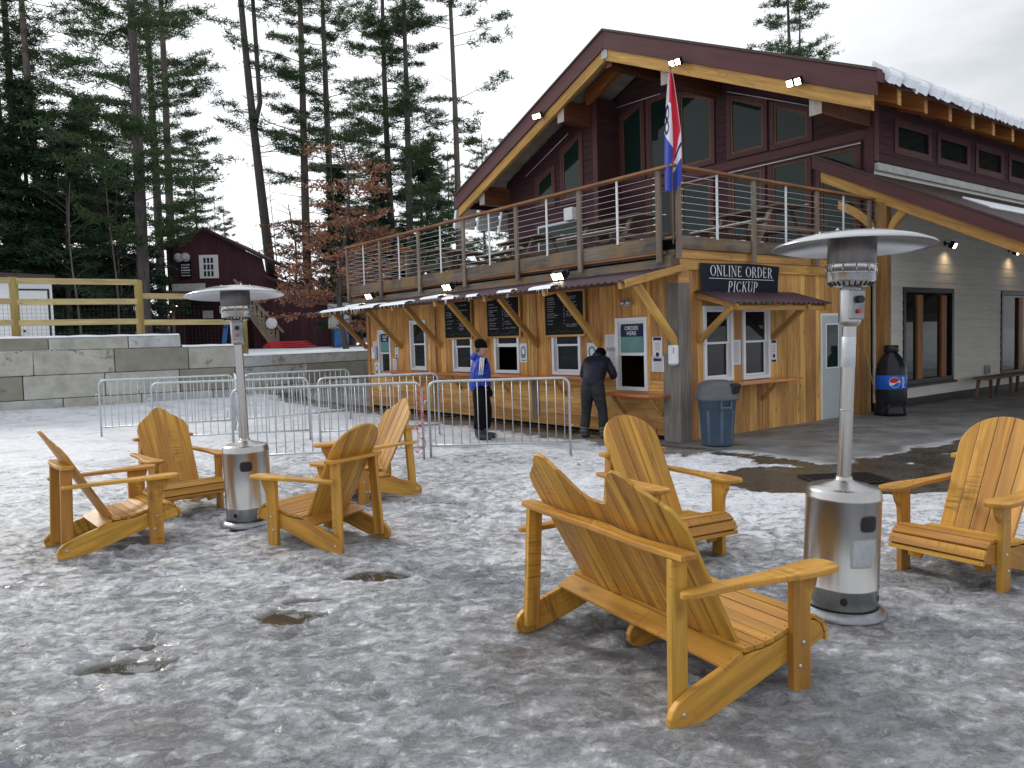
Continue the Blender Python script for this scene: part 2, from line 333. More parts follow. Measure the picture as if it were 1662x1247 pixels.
def text(name, s, size, mat, parent, M4, ext=.002, bold=0, sx=1., align='CENTER'):
    cu = bpy.data.curves.new('tmp', 'FONT'); cu.body = s; cu.size = size; cu.extrude = ext; cu.offset = bold; cu.align_x = align; cu.align_y = 'CENTER'; cu.resolution_u = 3
    t = bpy.data.objects.new('tmp', cu); COL.objects.link(t); bpy.context.view_layer.update()
    me = bpy.data.meshes.new_from_object(t.evaluated_get(bpy.context.evaluated_depsgraph_get())); bpy.data.objects.remove(t); bpy.data.curves.remove(cu)
    me.transform(M4 @ Matrix.Diagonal((sx, 1, 1, 1))); me.materials.clear(); me.materials.append(MT[mat]); me.name = name
    o = bpy.data.objects.new(name, me); COL.objects.link(o); o.parent = parent; return o

# ------------------------------------------------------------------ building frame: x = a (along right facade), y = b (along order wall), origin at the near corner
BA = R_(90-52.8); BO = gz(1105, 718); AV = Vector((math.cos(BA), math.sin(BA), 0)); BV = Vector((-math.sin(BA), math.cos(BA), 0))
def BW(a, b, z=0): return BO+AV*a+BV*b+Vector((0, 0, z))
def inB(p): d = Vector((p[0], p[1], 0))-BO; return d.dot(AV), d.dot(BV)
def onA(px, py, a):
    d = ray(px, py); t = ((BO+AV*a-Vector((0, 0, EYE))).dot(AV))/d.dot(AV); p = Vector((0, 0, EYE))+d*t-BO; return p.dot(BV), p.z
def onB(px, py, b):
    d = ray(px, py); t = ((BO+BV*b-Vector((0, 0, EYE))).dot(BV))/d.dot(BV); p = Vector((0, 0, EYE))+d*t-BO; return p.dot(AV), p.z
# wall-plane helpers: plane 'A' faces -a (u=b), plane 'B' faces -b (u=a); d = distance outward
def pbox(mb, pl, u0, u1, z0, z1, d0, d1, off=0., mi=0):
    if pl == 'A': mb.rng(off-d1, off-d0, min(u0, u1), max(u0, u1), z0, z1, mi)
    else: mb.rng(min(u0, u1), max(u0, u1), off-d1, off-d0, z0, z1, mi)
def pmat(pl, u, z, d, off=0.):
    """4x4 taking text XY plane to the wall plane, origin at (u,z)"""
    if pl == 'A': m = Matrix(((0, 0, -1, off-d), (-1, 0, 0, u), (0, 1, 0, z), (0, 0, 0, 1)))
    else: m = Matrix(((1, 0, 0, u), (0, 0, -1, off-d), (0, 1, 0, z), (0, 0, 0, 1)))
    return m
def planked(mb, pl, u0, u1, z0, z1, holes, pw=.19, th=.025, vertical=True, off=0., gap=.0035, lap=0., rnd=random.Random(3)):
    """boards with rectangular openings left free"""
    cuts = {u0, u1} if vertical else {z0, z1}
    k = (u0 if vertical else z0)
    while k < (u1 if vertical else z1): cuts.add(k); k += pw*(rnd.uniform(.75, 1.2) if vertical else 1)
    for h in holes:
        for c in ((h[0], h[1]) if vertical else (h[2], h[3])):
            if (u0 if vertical else z0) < c < (u1 if vertical else z1): cuts.add(c)
    cs = sorted(cuts); cc = [cs[0]]
    hc = set(c for h in holes for c in ((h[0], h[1]) if vertical else (h[2], h[3])))
    for c in cs[1:]:
        if c-cc[-1] < .03 and c != cs[-1]:
            if c in hc: cc[-1] = c
            continue
        cc.append(c)
    for a, b in zip(cc, cc[1:]):
        m = (a+b)/2; segs = [(z0, z1)] if vertical else [(u0, u1)]
        for h in holes:
            lo, hi, s0, s1 = (h[0], h[1], h[2], h[3]) if vertical else (h[2], h[3], h[0], h[1])
            if lo < m < hi:
                ns = []
                for (p, q) in segs:
                    if s1 <= p or s0 >= q: ns.append((p, q)); continue
                    if s0 > p: ns.append((p, s0))
                    if s1 < q: ns.append((s1, q))
                segs = ns
        jt = rnd.uniform(0, .004)
        for (p, q) in segs:
            if q-p < .005: continue
            if vertical: pbox(mb, pl, a+gap/2, b-gap/2, p, q, -th, jt, off); pbox(mb, pl, a, b, p, q, -th-.03, -th-.001, off)
            elif lap:
                o = len(mb.v); pbox(mb, pl, p, q, a, b-.002, -th, 0, off)
                i0 = 0 if pl == 'A' else 1        # push the lower edge outwards: lapped boards
                for i in range(o, o+8):
                    v = list(mb.v[i])
                    if v[2] < (a+b)/2 and abs(v[i0]-off) < 1e-6: v[i0] -= lap
                    mb.v[i] = tuple(v)
            else: pbox(mb, pl, p, q, a+gap/2, b-gap/2, -th, jt, off); pbox(mb, pl, p, q, a, b, -th-.03, -th-.001, off)

# ================================================================== GROUND
def sstep(a, b, x): t = max(0., min(1., (x-a)/(b-a))); return t*t*(3-2*t)
PUD = [(gz(470, 1003), .22, .13), (gz(212, 1082), .26, .10), (gz(612, 935), .22, .12), (gz(240, 1052), .14, .06), (gz(505, 975), .16, .06)]
DRAIN = gz(1372, 778)
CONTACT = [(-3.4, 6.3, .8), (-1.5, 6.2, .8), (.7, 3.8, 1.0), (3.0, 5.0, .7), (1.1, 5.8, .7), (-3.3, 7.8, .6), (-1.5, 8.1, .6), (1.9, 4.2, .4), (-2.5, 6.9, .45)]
def ground_masks(x, y):
    a, b = inB((x, y)); n = noise.noise(Vector((x*.9, y*.9, 3)))*.5+noise.noise(Vector((x*2.7, y*2.7, 9)))*.3
    n2 = noise.noise(Vector((x*5, y*5, 4)))
    slab = sstep(-.55, .0, a+n*.3)*sstep(-2.9, -2.5, b+n*.5+.1*a*.3)*(1 if b < .5 or a > 0 else 0)
    # wet asphalt between slab and snow
    edge = -4.5-.30*max(0, min(a, 6))+n*1.3
    wet = sstep(-.9, -.2, a+n*.9)*sstep(edge-.25, edge+.25, b)
    patch = sstep(.08, .3, noise.noise(Vector((x*.8+5, y*1.1, 1)))+n2*.25)*sstep(-3.0, -3.5, b)     # snow left lying on it
    wet *= 1-.9*patch
    dd = math.hypot((x-DRAIN.x)*.62, y-DRAIN.y-.05)+n*.5
    wet = max(wet, sstep(1.05, .8, dd))
    wet *= 1-slab
    pud = 0
    for (c, rx, ry) in PUD:
        q = math.hypot((x-c.x)/rx/1.1, (y-c.y)/ry/1.15)+n2*.6+noise.noise(Vector((x*14, y*14, 2)))*.25; pud = max(pud, sstep(1.1, .85, q))
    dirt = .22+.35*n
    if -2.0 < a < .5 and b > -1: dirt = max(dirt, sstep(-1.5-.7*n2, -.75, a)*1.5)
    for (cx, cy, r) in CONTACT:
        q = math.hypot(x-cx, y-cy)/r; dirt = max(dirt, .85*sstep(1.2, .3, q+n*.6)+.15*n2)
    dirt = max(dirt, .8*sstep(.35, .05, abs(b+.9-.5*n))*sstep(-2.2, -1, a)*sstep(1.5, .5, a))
    clean = sstep(9.5, 14, y+n*3)*.6+sstep(-2.5, -6, x+n)*.35+.50*sstep(5.2, 7.4, y+n*2.5)*sstep(-.8, 1.4, x+n*2)+.35*sstep(3.5, 6, y+n*2)
    return slab, wet, pud, max(0, min(1, dirt)), min(1, clean)
_prints = {}
_r = random.Random(99)
for _ in range(520):
    px_, py_ = _r.uniform(-6.5, 6.5), _r.uniform(2.3, 12.5); an = _r.uniform(-.9, .9)+(0 if _r.random() < .7 else 1.4); dp = _r.uniform(.010, .026)
    for gx in (-1, 0, 1):
        for gy in (-1, 0, 1): _prints.setdefault((int(px_*3+100)+gx, int(py_*3)+gy), []).append((px_, py_, math.cos(an), math.sin(an), dp))
def BOOT(x, y):
    h = 0
    for (px_, py_, c, s_, dp) in _prints.get((int(x*3+100), int(y*3)), ()):
        dx, dy = x-px_, y-py_; u, w = -dx*s_+dy*c, dx*c+dy*s_
        wd = .050 if u > 0 else .040; q = math.sqrt((u/.155)**2+(w/wd)**2)
        if q < 1.5: h -= dp*sstep(1.1, .75, q) if q < 1.1 else -dp*.45*sstep(1.5, 1.2, q)
    return h
def ground_h(x, y, m=None):
    slab, wet, pud, dirt, clean = m or ground_masks(x, y)
    q = 1-max(slab, wet*.9, pud)
    v = Vector((x, y*1.25, 0))
    h = noise.fractal(v*1.3, 1., 2.1, 3)*.022+noise.fractal(v*6.5+Vector((7, 3, 1)), .9, 2.1, 4)*.015
    vr = noise.voronoi(v*4.3+Vector((noise.noise(v*3)*.6, 0, 0)))[0]; h += (min(vr[0], .5)-.3)*.03
    h += max(0, noise.noise(v*18))*.010+(BOOT(x, y) if y < 14 and abs(x) < 8 else 0)
    fade = sstep(60, 12, math.hypot(x, y))
    h = h*q*fade+.012*q-.012*pud-.006*wet
    # snow drift at the foot of the block wall
    drift = 0
    for A, B in WALLSEG:
        n_ = (B-A).normalized(); s_ = (Vector((x, y, 0))-A).dot(n_); dd = (Vector((x, y, 0))-A).cross(n_).z
        if -.1 < s_ < (B-A).length+.1 and dd > -.5: drift = max(drift, .20*sstep(1.5, .1, dd+.6*noise.noise(v*.8)+.2*noise.noise(v*3)))
    return h+drift
WALLSEG = [(Vector((-34, 5.3, 0)), Vector((-7.9, 22, 0))), (Vector((-7.9, 22, 0)), Vector((-3.4, 29.2, 0)))]
def axis(lo, f0, f1, hi, step, grow=1.09):
    a = list(np.arange(f0, f1, step)); s = step; x = f1
    while x < hi: a.append(x); s *= grow; x += s
    a.append(hi); s = step; x = f0-step; pre = []
    while x > lo: pre.append(x); s *= grow; x -= s
    pre.append(lo); return pre[::-1]+a
xs = axis(-260, -5.2, 5.2, 260, .031); ys = axis(-40, 2.4, 8.5, 420, .029, 1.020)
vs = []; at = {k: [] for k in ('slab', 'wet', 'pud', 'dirt', 'clean')}
for y in ys:
    for x in xs:
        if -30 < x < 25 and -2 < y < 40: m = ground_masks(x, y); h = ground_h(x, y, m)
        else: m = (0, 0, 0, .2, .8); h = 0
        vs.append((x, y, h))
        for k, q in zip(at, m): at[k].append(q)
nx = len(xs); me = bpy.data.meshes.new('ground')
me.from_pydata(vs, [], [(j*nx+i, j*nx+i+1, (j+1)*nx+i+1, (j+1)*nx+i) for j in range(len(ys)-1) for i in range(nx-1)])
me.polygons.foreach_set('use_smooth', [True]*len(me.polygons))
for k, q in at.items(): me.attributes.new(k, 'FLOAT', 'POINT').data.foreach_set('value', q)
ground = bpy.data.objects.new('ground', me); COL.objects.link(ground); tag(ground, kind='structure')
def ground_material():
    m, t, p, L = newmat('trodden_snow_and_wet_paving')
    co = N(t, 'ShaderNodeTexCoord')
    def nzn(sc, st=(1, 1, 1), det=5, ro=.6, loc=(0, 0, 0), dist=0):
        mp = N(t, 'ShaderNodeMapping', ins={'Scale': st, 'Location': loc}); L(co.outputs['Object'], mp.inputs[0])
        n = N(t, 'ShaderNodeTexNoise', ins={'Scale': sc, 'Detail': det, 'Roughness': ro, 'Distortion': dist}); L(mp.outputs[0], n.inputs[0]); return n.outputs[0]
    def ramp(v, a, b, lo=0., hi=1.):
        r = N(t, 'ShaderNodeMapRange', ins={'From Min': a, 'From Max': b, 'To Min': lo, 'To Max': hi}); L(v, r.inputs[0]); return r.outputs[0]
    def mth(op, a, b):
        n = N(t, 'ShaderNodeMath', operation=op, use_clamp=(op in ('ADD', 'SUBTRACT')))
        for i, q in enumerate((a, b)):
            if isinstance(q, (int, float)): n.inputs[i].default_value = q
            else: L(q, n.inputs[i])
        return n.outputs[0]
    def mixc(f, a, b):
        n = N(t, 'ShaderNodeMix', data_type='RGBA')
        if isinstance(f, float): n.inputs[0].default_value = f
        else: L(f, n.inputs[0])
        for i, q in ((6, a), (7, b)):
            if isinstance(q, tuple): n.inputs[i].default_value = (*q, 1)
            else: L(q, n.inputs[i])
        return n.outputs[2]
    A = {k: N(t, 'ShaderNodeAttribute', attribute_name=k).outputs['Fac'] for k in ('slab', 'wet', 'pud', 'dirt', 'clean')}
    big = nzn(1.1, (1, 1.5, 1), 6, .62); mid = nzn(6, (1, 1.5, 1), 6, .68, (3, 1, 0), .4); fine = nzn(34, (1, 1.3, 1), 5, .7); grit = nzn(120, det=3)
    # packed ice with a broken crust of white granules on top: crisp thresholds at several scales
    crust = nzn(8, (1, 1.35, 1), 10, .72, (3, 1, 0), .35); cr2 = nzn(24, (1, 1.25, 1), 8, .75, (5, 5, 0), .3)
    def pl(v, k, c=0.):      # (v-.5)*k+c
        n = N(t, 'ShaderNodeMath', operation='MULTIPLY_ADD'); L(v, n.inputs[0]); n.inputs[1].default_value = k; n.inputs[2].default_value = -.5*k+c; return n.outputs[0]
    def addu(a, b):
        n = N(t, 'ShaderNodeMath', operation='ADD'); L(a, n.inputs[0]); L(b, n.inputs[1]); return n.outputs[0]
    cl = N(t, 'ShaderNodeMath', operation='MULTIPLY'); L(A['clean'], cl.inputs[0]); cl.inputs[1].default_value = .16
    s1 = addu(addu(pl(crust, 1., .5), pl(big, .42)), cl.outputs[0]); s2 = addu(addu(pl(cr2, 1., .5), pl(crust, .5)), cl.outputs[0])
    f = mth('ADD', ramp(s1, .43, .60, 0., .72), ramp(s2, .49, .63, 0., .40))
    icec = mixc(ramp(mid, .36, .62), (.19, .198, .218), (.42, .45, .50))
    col = mixc(f, icec, (.83, .865, .94))
    col = mixc(mth('MULTIPLY', ramp(nzn(.9, (1, 1.6, 1), 5, .6, (12, 3, 0)), .50, .66), .30), col, (.25, .205, .175))
    # grey-brown melt and grit
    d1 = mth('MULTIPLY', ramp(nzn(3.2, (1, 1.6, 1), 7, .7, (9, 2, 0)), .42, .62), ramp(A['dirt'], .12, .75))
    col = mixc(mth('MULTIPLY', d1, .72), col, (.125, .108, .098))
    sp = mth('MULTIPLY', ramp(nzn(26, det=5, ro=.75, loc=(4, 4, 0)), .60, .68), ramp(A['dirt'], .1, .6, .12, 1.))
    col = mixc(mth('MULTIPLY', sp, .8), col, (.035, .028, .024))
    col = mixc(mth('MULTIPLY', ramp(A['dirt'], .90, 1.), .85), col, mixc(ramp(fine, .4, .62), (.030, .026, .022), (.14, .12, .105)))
    conc = mixc(ramp(nzn(1.6, det=8), .38, .62), (.12, .122, .124), (.23, .232, .235))
    wst = ramp(nzn(1.3, (1, 2, 1), 5, loc=(2, 8, 0)), .55, .62)
    conc = mixc(mth('MULTIPLY', wst, .6), conc, (.055, .05, .046))
    asph = mixc(ramp(nzn(30, det=4), .4, .65), (.030, .026, .020), (.085, .072, .055))
    col = mixc(A['slab'], col, conc)
    wf = ramp(mth('ADD', A['wet'], ramp(mid, .3, .7, -.22, .22)), .45, .62)
    col = mixc(wf, col, asph); col = mixc(A['pud'], col, (.055, .050, .042))
    L(col, p.inputs['Base Color'])
    ro = ramp(f, 0, 1, .16, .55)
    ro = mth('SUBTRACT', ro, mth('MULTIPLY', d1, .1))
    def mixf(fa, a, b):
        n = N(t, 'ShaderNodeMix', data_type='FLOAT'); L(fa, n.inputs[0])
        for i, q in ((2, a), (3, b)):
            if isinstance(q, (int, float)): n.inputs[i].default_value = q
            else: L(q, n.inputs[i])
        return n.outputs[0]
    ro = mixf(A['slab'], ro, .6); ro = mixf(wf, ro, ramp(nzn(2.5, det=4), .4, .6, .12, .42)); ro = mixf(A['pud'], ro, .015)
    L(ro, p.inputs['Roughness']); p.inputs['Specular IOR Level'].default_value = .65
    hgt = mth('ADD', mth('MULTIPLY', crust, .45), mth('ADD', mth('MULTIPLY', cr2, .25), mth('ADD', mth('MULTIPLY', f, .14), mth('MULTIPLY', grit, .06))))
    flat = mth('SUBTRACT', 1., mth('ADD', A['pud'], mth('MULTIPLY', mth('ADD', wf, A['slab']), .93)))
    b = N(t, 'ShaderNodeBump', ins={'Distance': .09}); L(flat, b.inputs['Strength']); L(hgt, b.inputs['Height']); L(b.outputs[0], p.inputs['Normal'])
    p.inputs['Subsurface Weight'].default_value = 0
    return m
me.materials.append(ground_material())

# terrace above the block wall, hill far behind
mb = MB(); tz = lambda y: 1.33+.17*sstep(26, 40, y)
front = [(-60, -11), (-34, 5.6), (-8.1, 22.2), (-3.6, 29.4), (2, 40), (60, 70), (240, 110)]
rows = [0, .15, .4, 1.]; vsT = []
for k, (x, y) in enumerate(front):
    for j, d in enumerate((0, 2, 5, 9, 14, 22, 40, 90, 400)):
        dx, dy = ((-.54, .84) if k < 3 else (0, 1)); X, Y = x+dx*d, y+dy*d; vsT.append((X, Y, tz(Y)+.10*noise.noise(Vector((X*.2, Y*.2, 0)))*min(1, d/3)))
mb.add(vsT, [(k*9+j, k*9+9+j, k*9+10+j, k*9+1+j) for k in range(6) for j in range(8)], sm=True)
tag(mb.build('terrace_ground', 'snow'), kind='structure')
mb = MB(); K = 60
hv = [];
for i in range(K+1):
    x = -420+i*12; zt = 15+7*noise.noise(Vector((x*.012, 2, 0)))+3*noise.noise(Vector((x*.08, 5, 0)))+1.5*noise.noise(Vector((x*.4, 5, 0)))
    hv += [(x, 290, 0), (x, 320, zt*.6), (x, 350, zt), (x, 420, zt*.4)]
mb.add(hv, [(i*4+j, i*4+4+j, i*4+5+j, i*4+1+j) for i in range(K) for j in range(3)], sm=True)
tag(mb.build('hill', 'plate'), kind='structure')

# ================================================================== BLOCK RETAINING WALL + FENCE
wl = thing('retaining_wall', 'long retaining wall of large grey concrete blocks with snow on top, left of the wooden food stand', 'wall', (0, 0, 0))
rw = random.Random(5)
def wall_run(A, B, rows_):
    n_ = (B-A).normalized(); L_ = (B-A).length; nn = Vector((n_.y, -n_.x, 0)); ang = math.atan2(n_.y, n_.x)
    for (z0, z1, off, s0, s1) in rows_:
        s = off
        while s < s1:
            e = min(s+1.83, s1); q0 = max(s, s0)
            if e-q0 > .25 and e > 8:
                m = MB(); c = A+n_*((q0+e)/2)+nn*(-.3+rw.uniform(-.018, .018)); hh = (z1-z0)-.012
                m.box((0, 0, 0), (e-q0-.016, .6, hh)); m.build('concrete_block', 'conc', wl, .02, (c.x, c.y, (z0+z1)/2), ang+R_(rw.uniform(-.35, .35)))
            s += 1.83
A0, A1 = WALLSEG[0]; LA = (A1-A0).length; e0 = LA-11.15
wall_run(A0, A1, [(-.16, .44, e0-.45-1.83*9, 0, LA+.2), (.44, 1.05, e0-1.3-1.83*8, 0, LA), (1.05, 1.67, e0-1.05-1.83*8, 0, LA+.1), (1.67, 2.0, e0-.7-1.83*8, 0, e0+9.75)])
B0, B1 = WALLSEG[1]; LB = (B1-B0).length
wall_run(B0-Vector((6.25, 10, 0)).normalized()*8, B1, [(-.2, .42, 7.9, 8.05, LB+8), (.42, 1.03, 7.1, 8.05, LB+8), (1.03, 1.36, 8.05-.5, 8.05, LB+8)])
def snowcap(A, n_, s0, s1, z, w=.62, t=.05):
    m = MB(); k = max(4, int((s1-s0)/.12)); nn = Vector((-n_.y, n_.x, 0)); vv = []
    for i in range(k+1):
        s = s0+(s1-s0)*i/k; tt = t*(.8+.9*abs(noise.noise(Vector((s*1.3, z, 0)))))
        for (q, h) in ((-.015+.02*noise.noise(Vector((s*3, 1, 0))), 0), (.02, tt*.75), (.09, tt), (w*.6, tt*1.2), (w, tt)):
            p = A+n_*s+nn*q; vv.append((p.x, p.y, z+h-.006))
    m.add(vv, [(i*5+j, i*5+5+j, i*5+6+j, i*5+1+j) for i in range(k) for j in range(4)], sm=True); m.build('snow_cap', 'snow', wl)
nA = (A1-A0).normalized(); nB = (B1-B0).normalized()
snowcap(A0, nA, e0-4, e0+9.72, 2.0, 1.6); snowcap(A0, nA, e0+9.78, LA+.05, 1.67, 1.6); snowcap(B0, nB, .1, LB, 1.36, 1.2, .06)
fn = thing('rail_fence', 'pale new wooden rail fence with wire mesh on top of the block wall', 'fence', (0, 0, 0))
offn = Vector((-nA.y, nA.x, 0))*.5
def fp(s, z): p = A0+nA*s+offn; return Vector((p.x, p.y, z))
posts = [(e0+5.96-2.87*2, 3.55, 1.9), (e0+5.96-2.87, 3.55, 1.9), (e0+5.96, 3.55, 1.9), (e0+8.83, 3.52, 1.9), (e0+11.57, 3.16, 1.3)]
for (s, zt, zb) in posts:
    m = MB(); p = fp(s, zb); m.tube([p, (p.x, p.y, zt-.012), (p.x, p.y, zt)], [.105, .102, .09], 14); m.build('fence_post', 'lumberpost', fn)
frontoff = Vector((nA.y, -nA.x, 0))*.12
for i in range(3):
    for z in (3.45, 2.93, 2.40):
        s0, s1 = posts[i][0], posts[i+1][0]; dz = rw.uniform(-.015, .015)
        m = MB(); m.beam(fp(s0+.02, z+dz)+frontoff*.5, fp(s1-.02, z+rw.uniform(-.02, .02))+frontoff*.5, .045, .15); m.build('rail', 'lumber', fn, .006)
for z in (3.09, 2.37):
    m = MB(); m.beam(fp(posts[3][0]+.05, z)+frontoff*.3, fp(posts[4][0]-.05, z-.02)+frontoff*.3, .045, .15); m.build('rail', 'lumber', fn, .006)
m = MB()
def wires(s0, s1, z0, z1):
    k = int((s1-s0)/.10)
    for i in range(k+1): s = s0+(s1-s0)*i/k; m.beam(fp(s, z0), fp(s, z1), .004, .004, (1, 0, 0))
    k = int((z1-z0)/.10)
    for i in range(k+1): z = z0+(z1-z0)*i/k; m.beam(fp(s0, z), fp(s1, z), .004, .004)
wires(posts[1][0], posts[3][0], 1.9, 2.95); wires(posts[3][0], posts[4][0], 1.4, 2.9)
m.build('wire_mesh', 'black', fn)

# ================================================================== ORDER STAND
st = thing('order_stand', 'pine-boarded food stand with order windows, metal awnings and a railed deck on its roof', 'building', BO, BA)
LS, DS = 10.2, 5.6          # length along b, depth along a
WA = [(8.99, 9.63, .80, 1.94, 1.37), (7.32, 8.03, .97, 2.12, 1.57), (5.48, 6.22, .97, 2.02, 1.50), (3.90, 4.70, .97, 2.02, 1.50), (2.17, 2.93, .97, 2.02, 1.50), (.63, 1.32, .75, 1.92, 1.33)]
WB = [(.55, 1.27, .87, 2.06, 1.48), (1.53, 2.27, .86, 2.06, 1.48)]
holesA = [w[:4] for w in WA]; holesB = [w[:4] for w in WB]+[(3.84, 4.72, 0., 1.93)]
m = MB(); planked(m, 'A', .2, LS, .93, 2.62, holesA, .2); m.build('front_wall', 'pinedk', st)
m = MB(); m.rng(.03, .06, .3, LS, 0, .1); m.build('foundation', 'dark', st)  # near-black strip: the shade under the raised wall edge is in its colour
m = MB(); planked(m, 'A', .2, LS, .07, .925, holesA, .2, vertical=False); m.build('lower_front_wall', 'pine', st)
m = MB(); planked(m, 'B', .22, DS, .0, 2.62, holesB, .19); m.build('side_wall', 'pine', st)
m = MB(); m.rng(.0, DS, LS-.02, LS+.0, 0, 2.6); m.rng(DS-.03, DS, .05, LS-.05, 0, 2.6); m.build('rear_wall', 'pinedk', st)
m = MB()   # rooms behind the windows
m.rng(.06, 2.6, .10, LS-.05, .02, .04); m.rng(2.6, 2.62, .1, LS-.05, .02, 2.6); m.rng(.06, 2.6, .1, LS-.05, 2.5, 2.52)
m.build('interior', 'dark', st)
m = MB()
for b in (.9, 2.4, 4.1, 5.7, 7.5, 9.2): m.rng(1.5, 1.9, b, b+.8, .04, 1.15+.2*math.sin(b*9)); m.rng(1.2, 1.24, b-.4, b-.3, .04, 2.4)
m.rng(1.2, 3.0, 1.9, 2.3, .04, 1.1)
m.build('counter', 'brownin', st)
# corner post and pine trims
m = MB(); m.rng(-.035, .22, -.035, .20, -.02, 2.40); m.build('corner_post', 'greypost', st, .008)
m = MB(); m.rng(-.03, .215, -.03, .195, 2.40, 2.62); m.rng(-.028, 0, .20, .36, 1.35, 2.62); m.build('corner_trim', 'pine', st, .004)
m = MB(); m.rng(-.028, 0, .20, .30, 0, 1.35); m.build('trim_board', 'greypost', st, .004)
for b in (3.45, 7.0):
    m = MB(); m.rng(-.028, -.004, b-.09, b+.09, .93, 2.62); m.rng(-.032, -.004, b+.10, b+.16, .93, 2.62); m.build('trim_board', 'pine', st, .004)
    m = MB(); m.rng(-.035, -.004, b-.09, b+.09, .12, .89); m.build('lower_post', 'grey', st, .004)
m = MB(); m.rng(-.03, .12, LS-.12, LS+.02, -.02, 2.62); m.build('trim_board', 'pine', st, .004)
m = MB(); m.rng(-.034, -.006, .47, LS-.13, .06, .19); m.build('base_board', 'timber', st, .004)
def dh_window(parent, pl, u0, u1, z0, z1, zm, off=0, open_=False, poster=None):
    m = MB(); f = .06
    for (a, b, c, d) in ((u0, u0+f, z0, z1), (u1-f, u1, z0, z1), (u0+f, u1-f, z1-f, z1), (u0+f, u1-f, z0, z0+f)): pbox(m, pl, a, b, c, d, -.05, .035, off)
    w = m.build('window', 'white', parent, .004)
    for (c, d, dp, isopen) in ((zm-.02, z1-f, -.012, False), (z0+f, zm+.02, -.034, open_)):
        if isopen: continue
        m = MB(); q = .035; a, b = u0+f, u1-f
        for (e, g_, h, k) in ((a, a+q, c, d), (b-q, b, c, d), (a+q, b-q, d-q, d), (a+q, b-q, c, c+q)): pbox(m, pl, e, g_, h, k, dp-.02, dp, off)
        m.build('sash', 'white', w, .002)
        m = MB(); pbox(m, pl, a+q, b-q, c+q, d-q, dp-.014, dp-.008, off); m.build('pane', 'glass', w)
    if open_:
        m = MB(); pbox(m, pl, u0+f, u1-f, zm+.0, zm+.045, -.034, -.006, off); m.build('sash', 'white', w, .002)
    return w
for i, w in enumerate(WA): dh_window(st, 'A', *w, open_=(i in (3, 5)))
for i, w in enumerate(WB): dh_window(st, 'B', *w)
# orange shelves
def shelf(pl, u0, u1, z, d, cut, name='shelf_counter', t=.04):
    m = MB(); poly = [(u0, 0), (u1, 0), (u1, d), (u0+cut, d), (u0, d-cut)]
    if pl == 'A': m.prism([(-p[1], p[0]) for p in poly], (0, 0, z), (1, 0, 0), (0, 1, 0), t, along=(0, 1))
    else: m.prism([(p[0], -p[1]) for p in poly], (0, 0, z), (1, 0, 0), (0, 1, 0), t, along=(1, 0))
    return m.build(name, 'shelf', st, .006)
shelf('A', 1.42, 9.0, .93, .33, .0); shelf('A', .16, 1.40, .70, .36, .16); shelf('B', .5, 2.78, .825, .32, .0)
for pl, u, z in (('A', .35, .68), ('A', 1.15, .68), ('A', 2.6, .91), ('A', 4.3, .91), ('A', 5.95, .91), ('A', 7.6, .91), ('B', .65, .80), ('B', 2.05, .80)):
    m = MB()
    if pl == 'A': m.beam((-.27, u, z-.02), (-.01, u, z-.30), .045, .05)
    else: m.beam((u, -.27, z-.02), (u, -.01, z-.30), .045, .05)
    m.build('shelf_bracket', 'pine', st, .004)
# door on the right facade
dm = MB(); pbox(dm, 'B', 3.84, 4.72, 0, 1.93, -.05, .012); dr = dm.build('door_frame', 'white', st, .004)
dm = MB(); pbox(dm, 'B', 3.88, 4.68, .01, 1.89, -.03, .022); dd = dm.build('door', 'door', st, .004)
dm = MB(); pbox(dm, 'B', 3.99, 4.37, .95, 1.72, .020, .026); dm.build('door_glass', 'glassdk', dd)
dm = MB()
for (a, b, c, d) in ((3.965, 3.99, .925, 1.745), (4.37, 4.395, .925, 1.745), (3.99, 4.37, 1.72, 1.745), (3.99, 4.37, .925, .95)): pbox(dm, 'B', a, b, c, d, .02, .034)
dm.build('glass_trim', 'white', dd)
dm = MB(); dm.sphere((4.60, -.07, .95), .03, 10); dm.tube([(4.60, -.02, .95), (4.60, -.07, .95)], .012, 8); dm.build('handle', 'galv', dd)
# ---- awnings (corrugated metal)
def corrug(m, P, nu, nv, amp, per):
    """P(u,v)->point, corrugation along u; u in metres"""
    pass
def awning(pl, u0, u1, depth, z_in, z_out, name='awning'):
    m = MB(); k = int((u1-u0)/.035); vv = []
    for i in range(k+1):
        u = u0+(u1-u0)*i/k; ph = i % 4; h = (.0, .0, .022, .022)[ph]
        for (d, z) in ((0, z_in), (depth, z_out)):
            for t_ in (0, -.004):
                p = (-d, u, z+h+t_) if pl == 'A' else (u, -d, z+h+t_); vv.append(p)
    fs = []
    for i in range(k):
        a = i*4; fs += [(a, a+4, a+6, a+2), (a+1, a+3, a+7, a+5), (a+2, a+6, a+7, a+3)]
    m.add(vv, fs); aw = m.build(name, 'roofmetal', st)
    return aw
awA = awning('A', -.12, 10.75, 1.27, 2.66, 2.385)
bb = [10.25, 8.45, 6.7, 5.0, 3.35, 1.72, .04]
for b in bb:
    m = MB(); m.beam((0, b, 2.60), (-1.2, b, 2.345), .075, .11); m.build('rafter', 'timber', awA, .006)
    m = MB(); m.beam((-.02, b, 1.50), (-.86, b, 2.37), .085, .10); m.build('brace', 'timber', awA, .006)
for b0_, b1_ in zip([-.1]+bb[::-1], bb[::-1]+[10.7]): m = MB(); m.rng(-1.13, -1.08, b0_+.04, b1_-.04, 2.355, 2.395); m.build('purlin', 'glulam', awA)
m = MB(); m.rng(-.06, -.02, -.1, 10.6, 2.52, 2.62); m.build('ledger_board', 'timber', awA, .004)
m = MB(); m.beam((.0, -.135, 2.63), (-1.26, -.135, 2.355), .03, .10); m.build('end_board', 'timber', awA, .004)
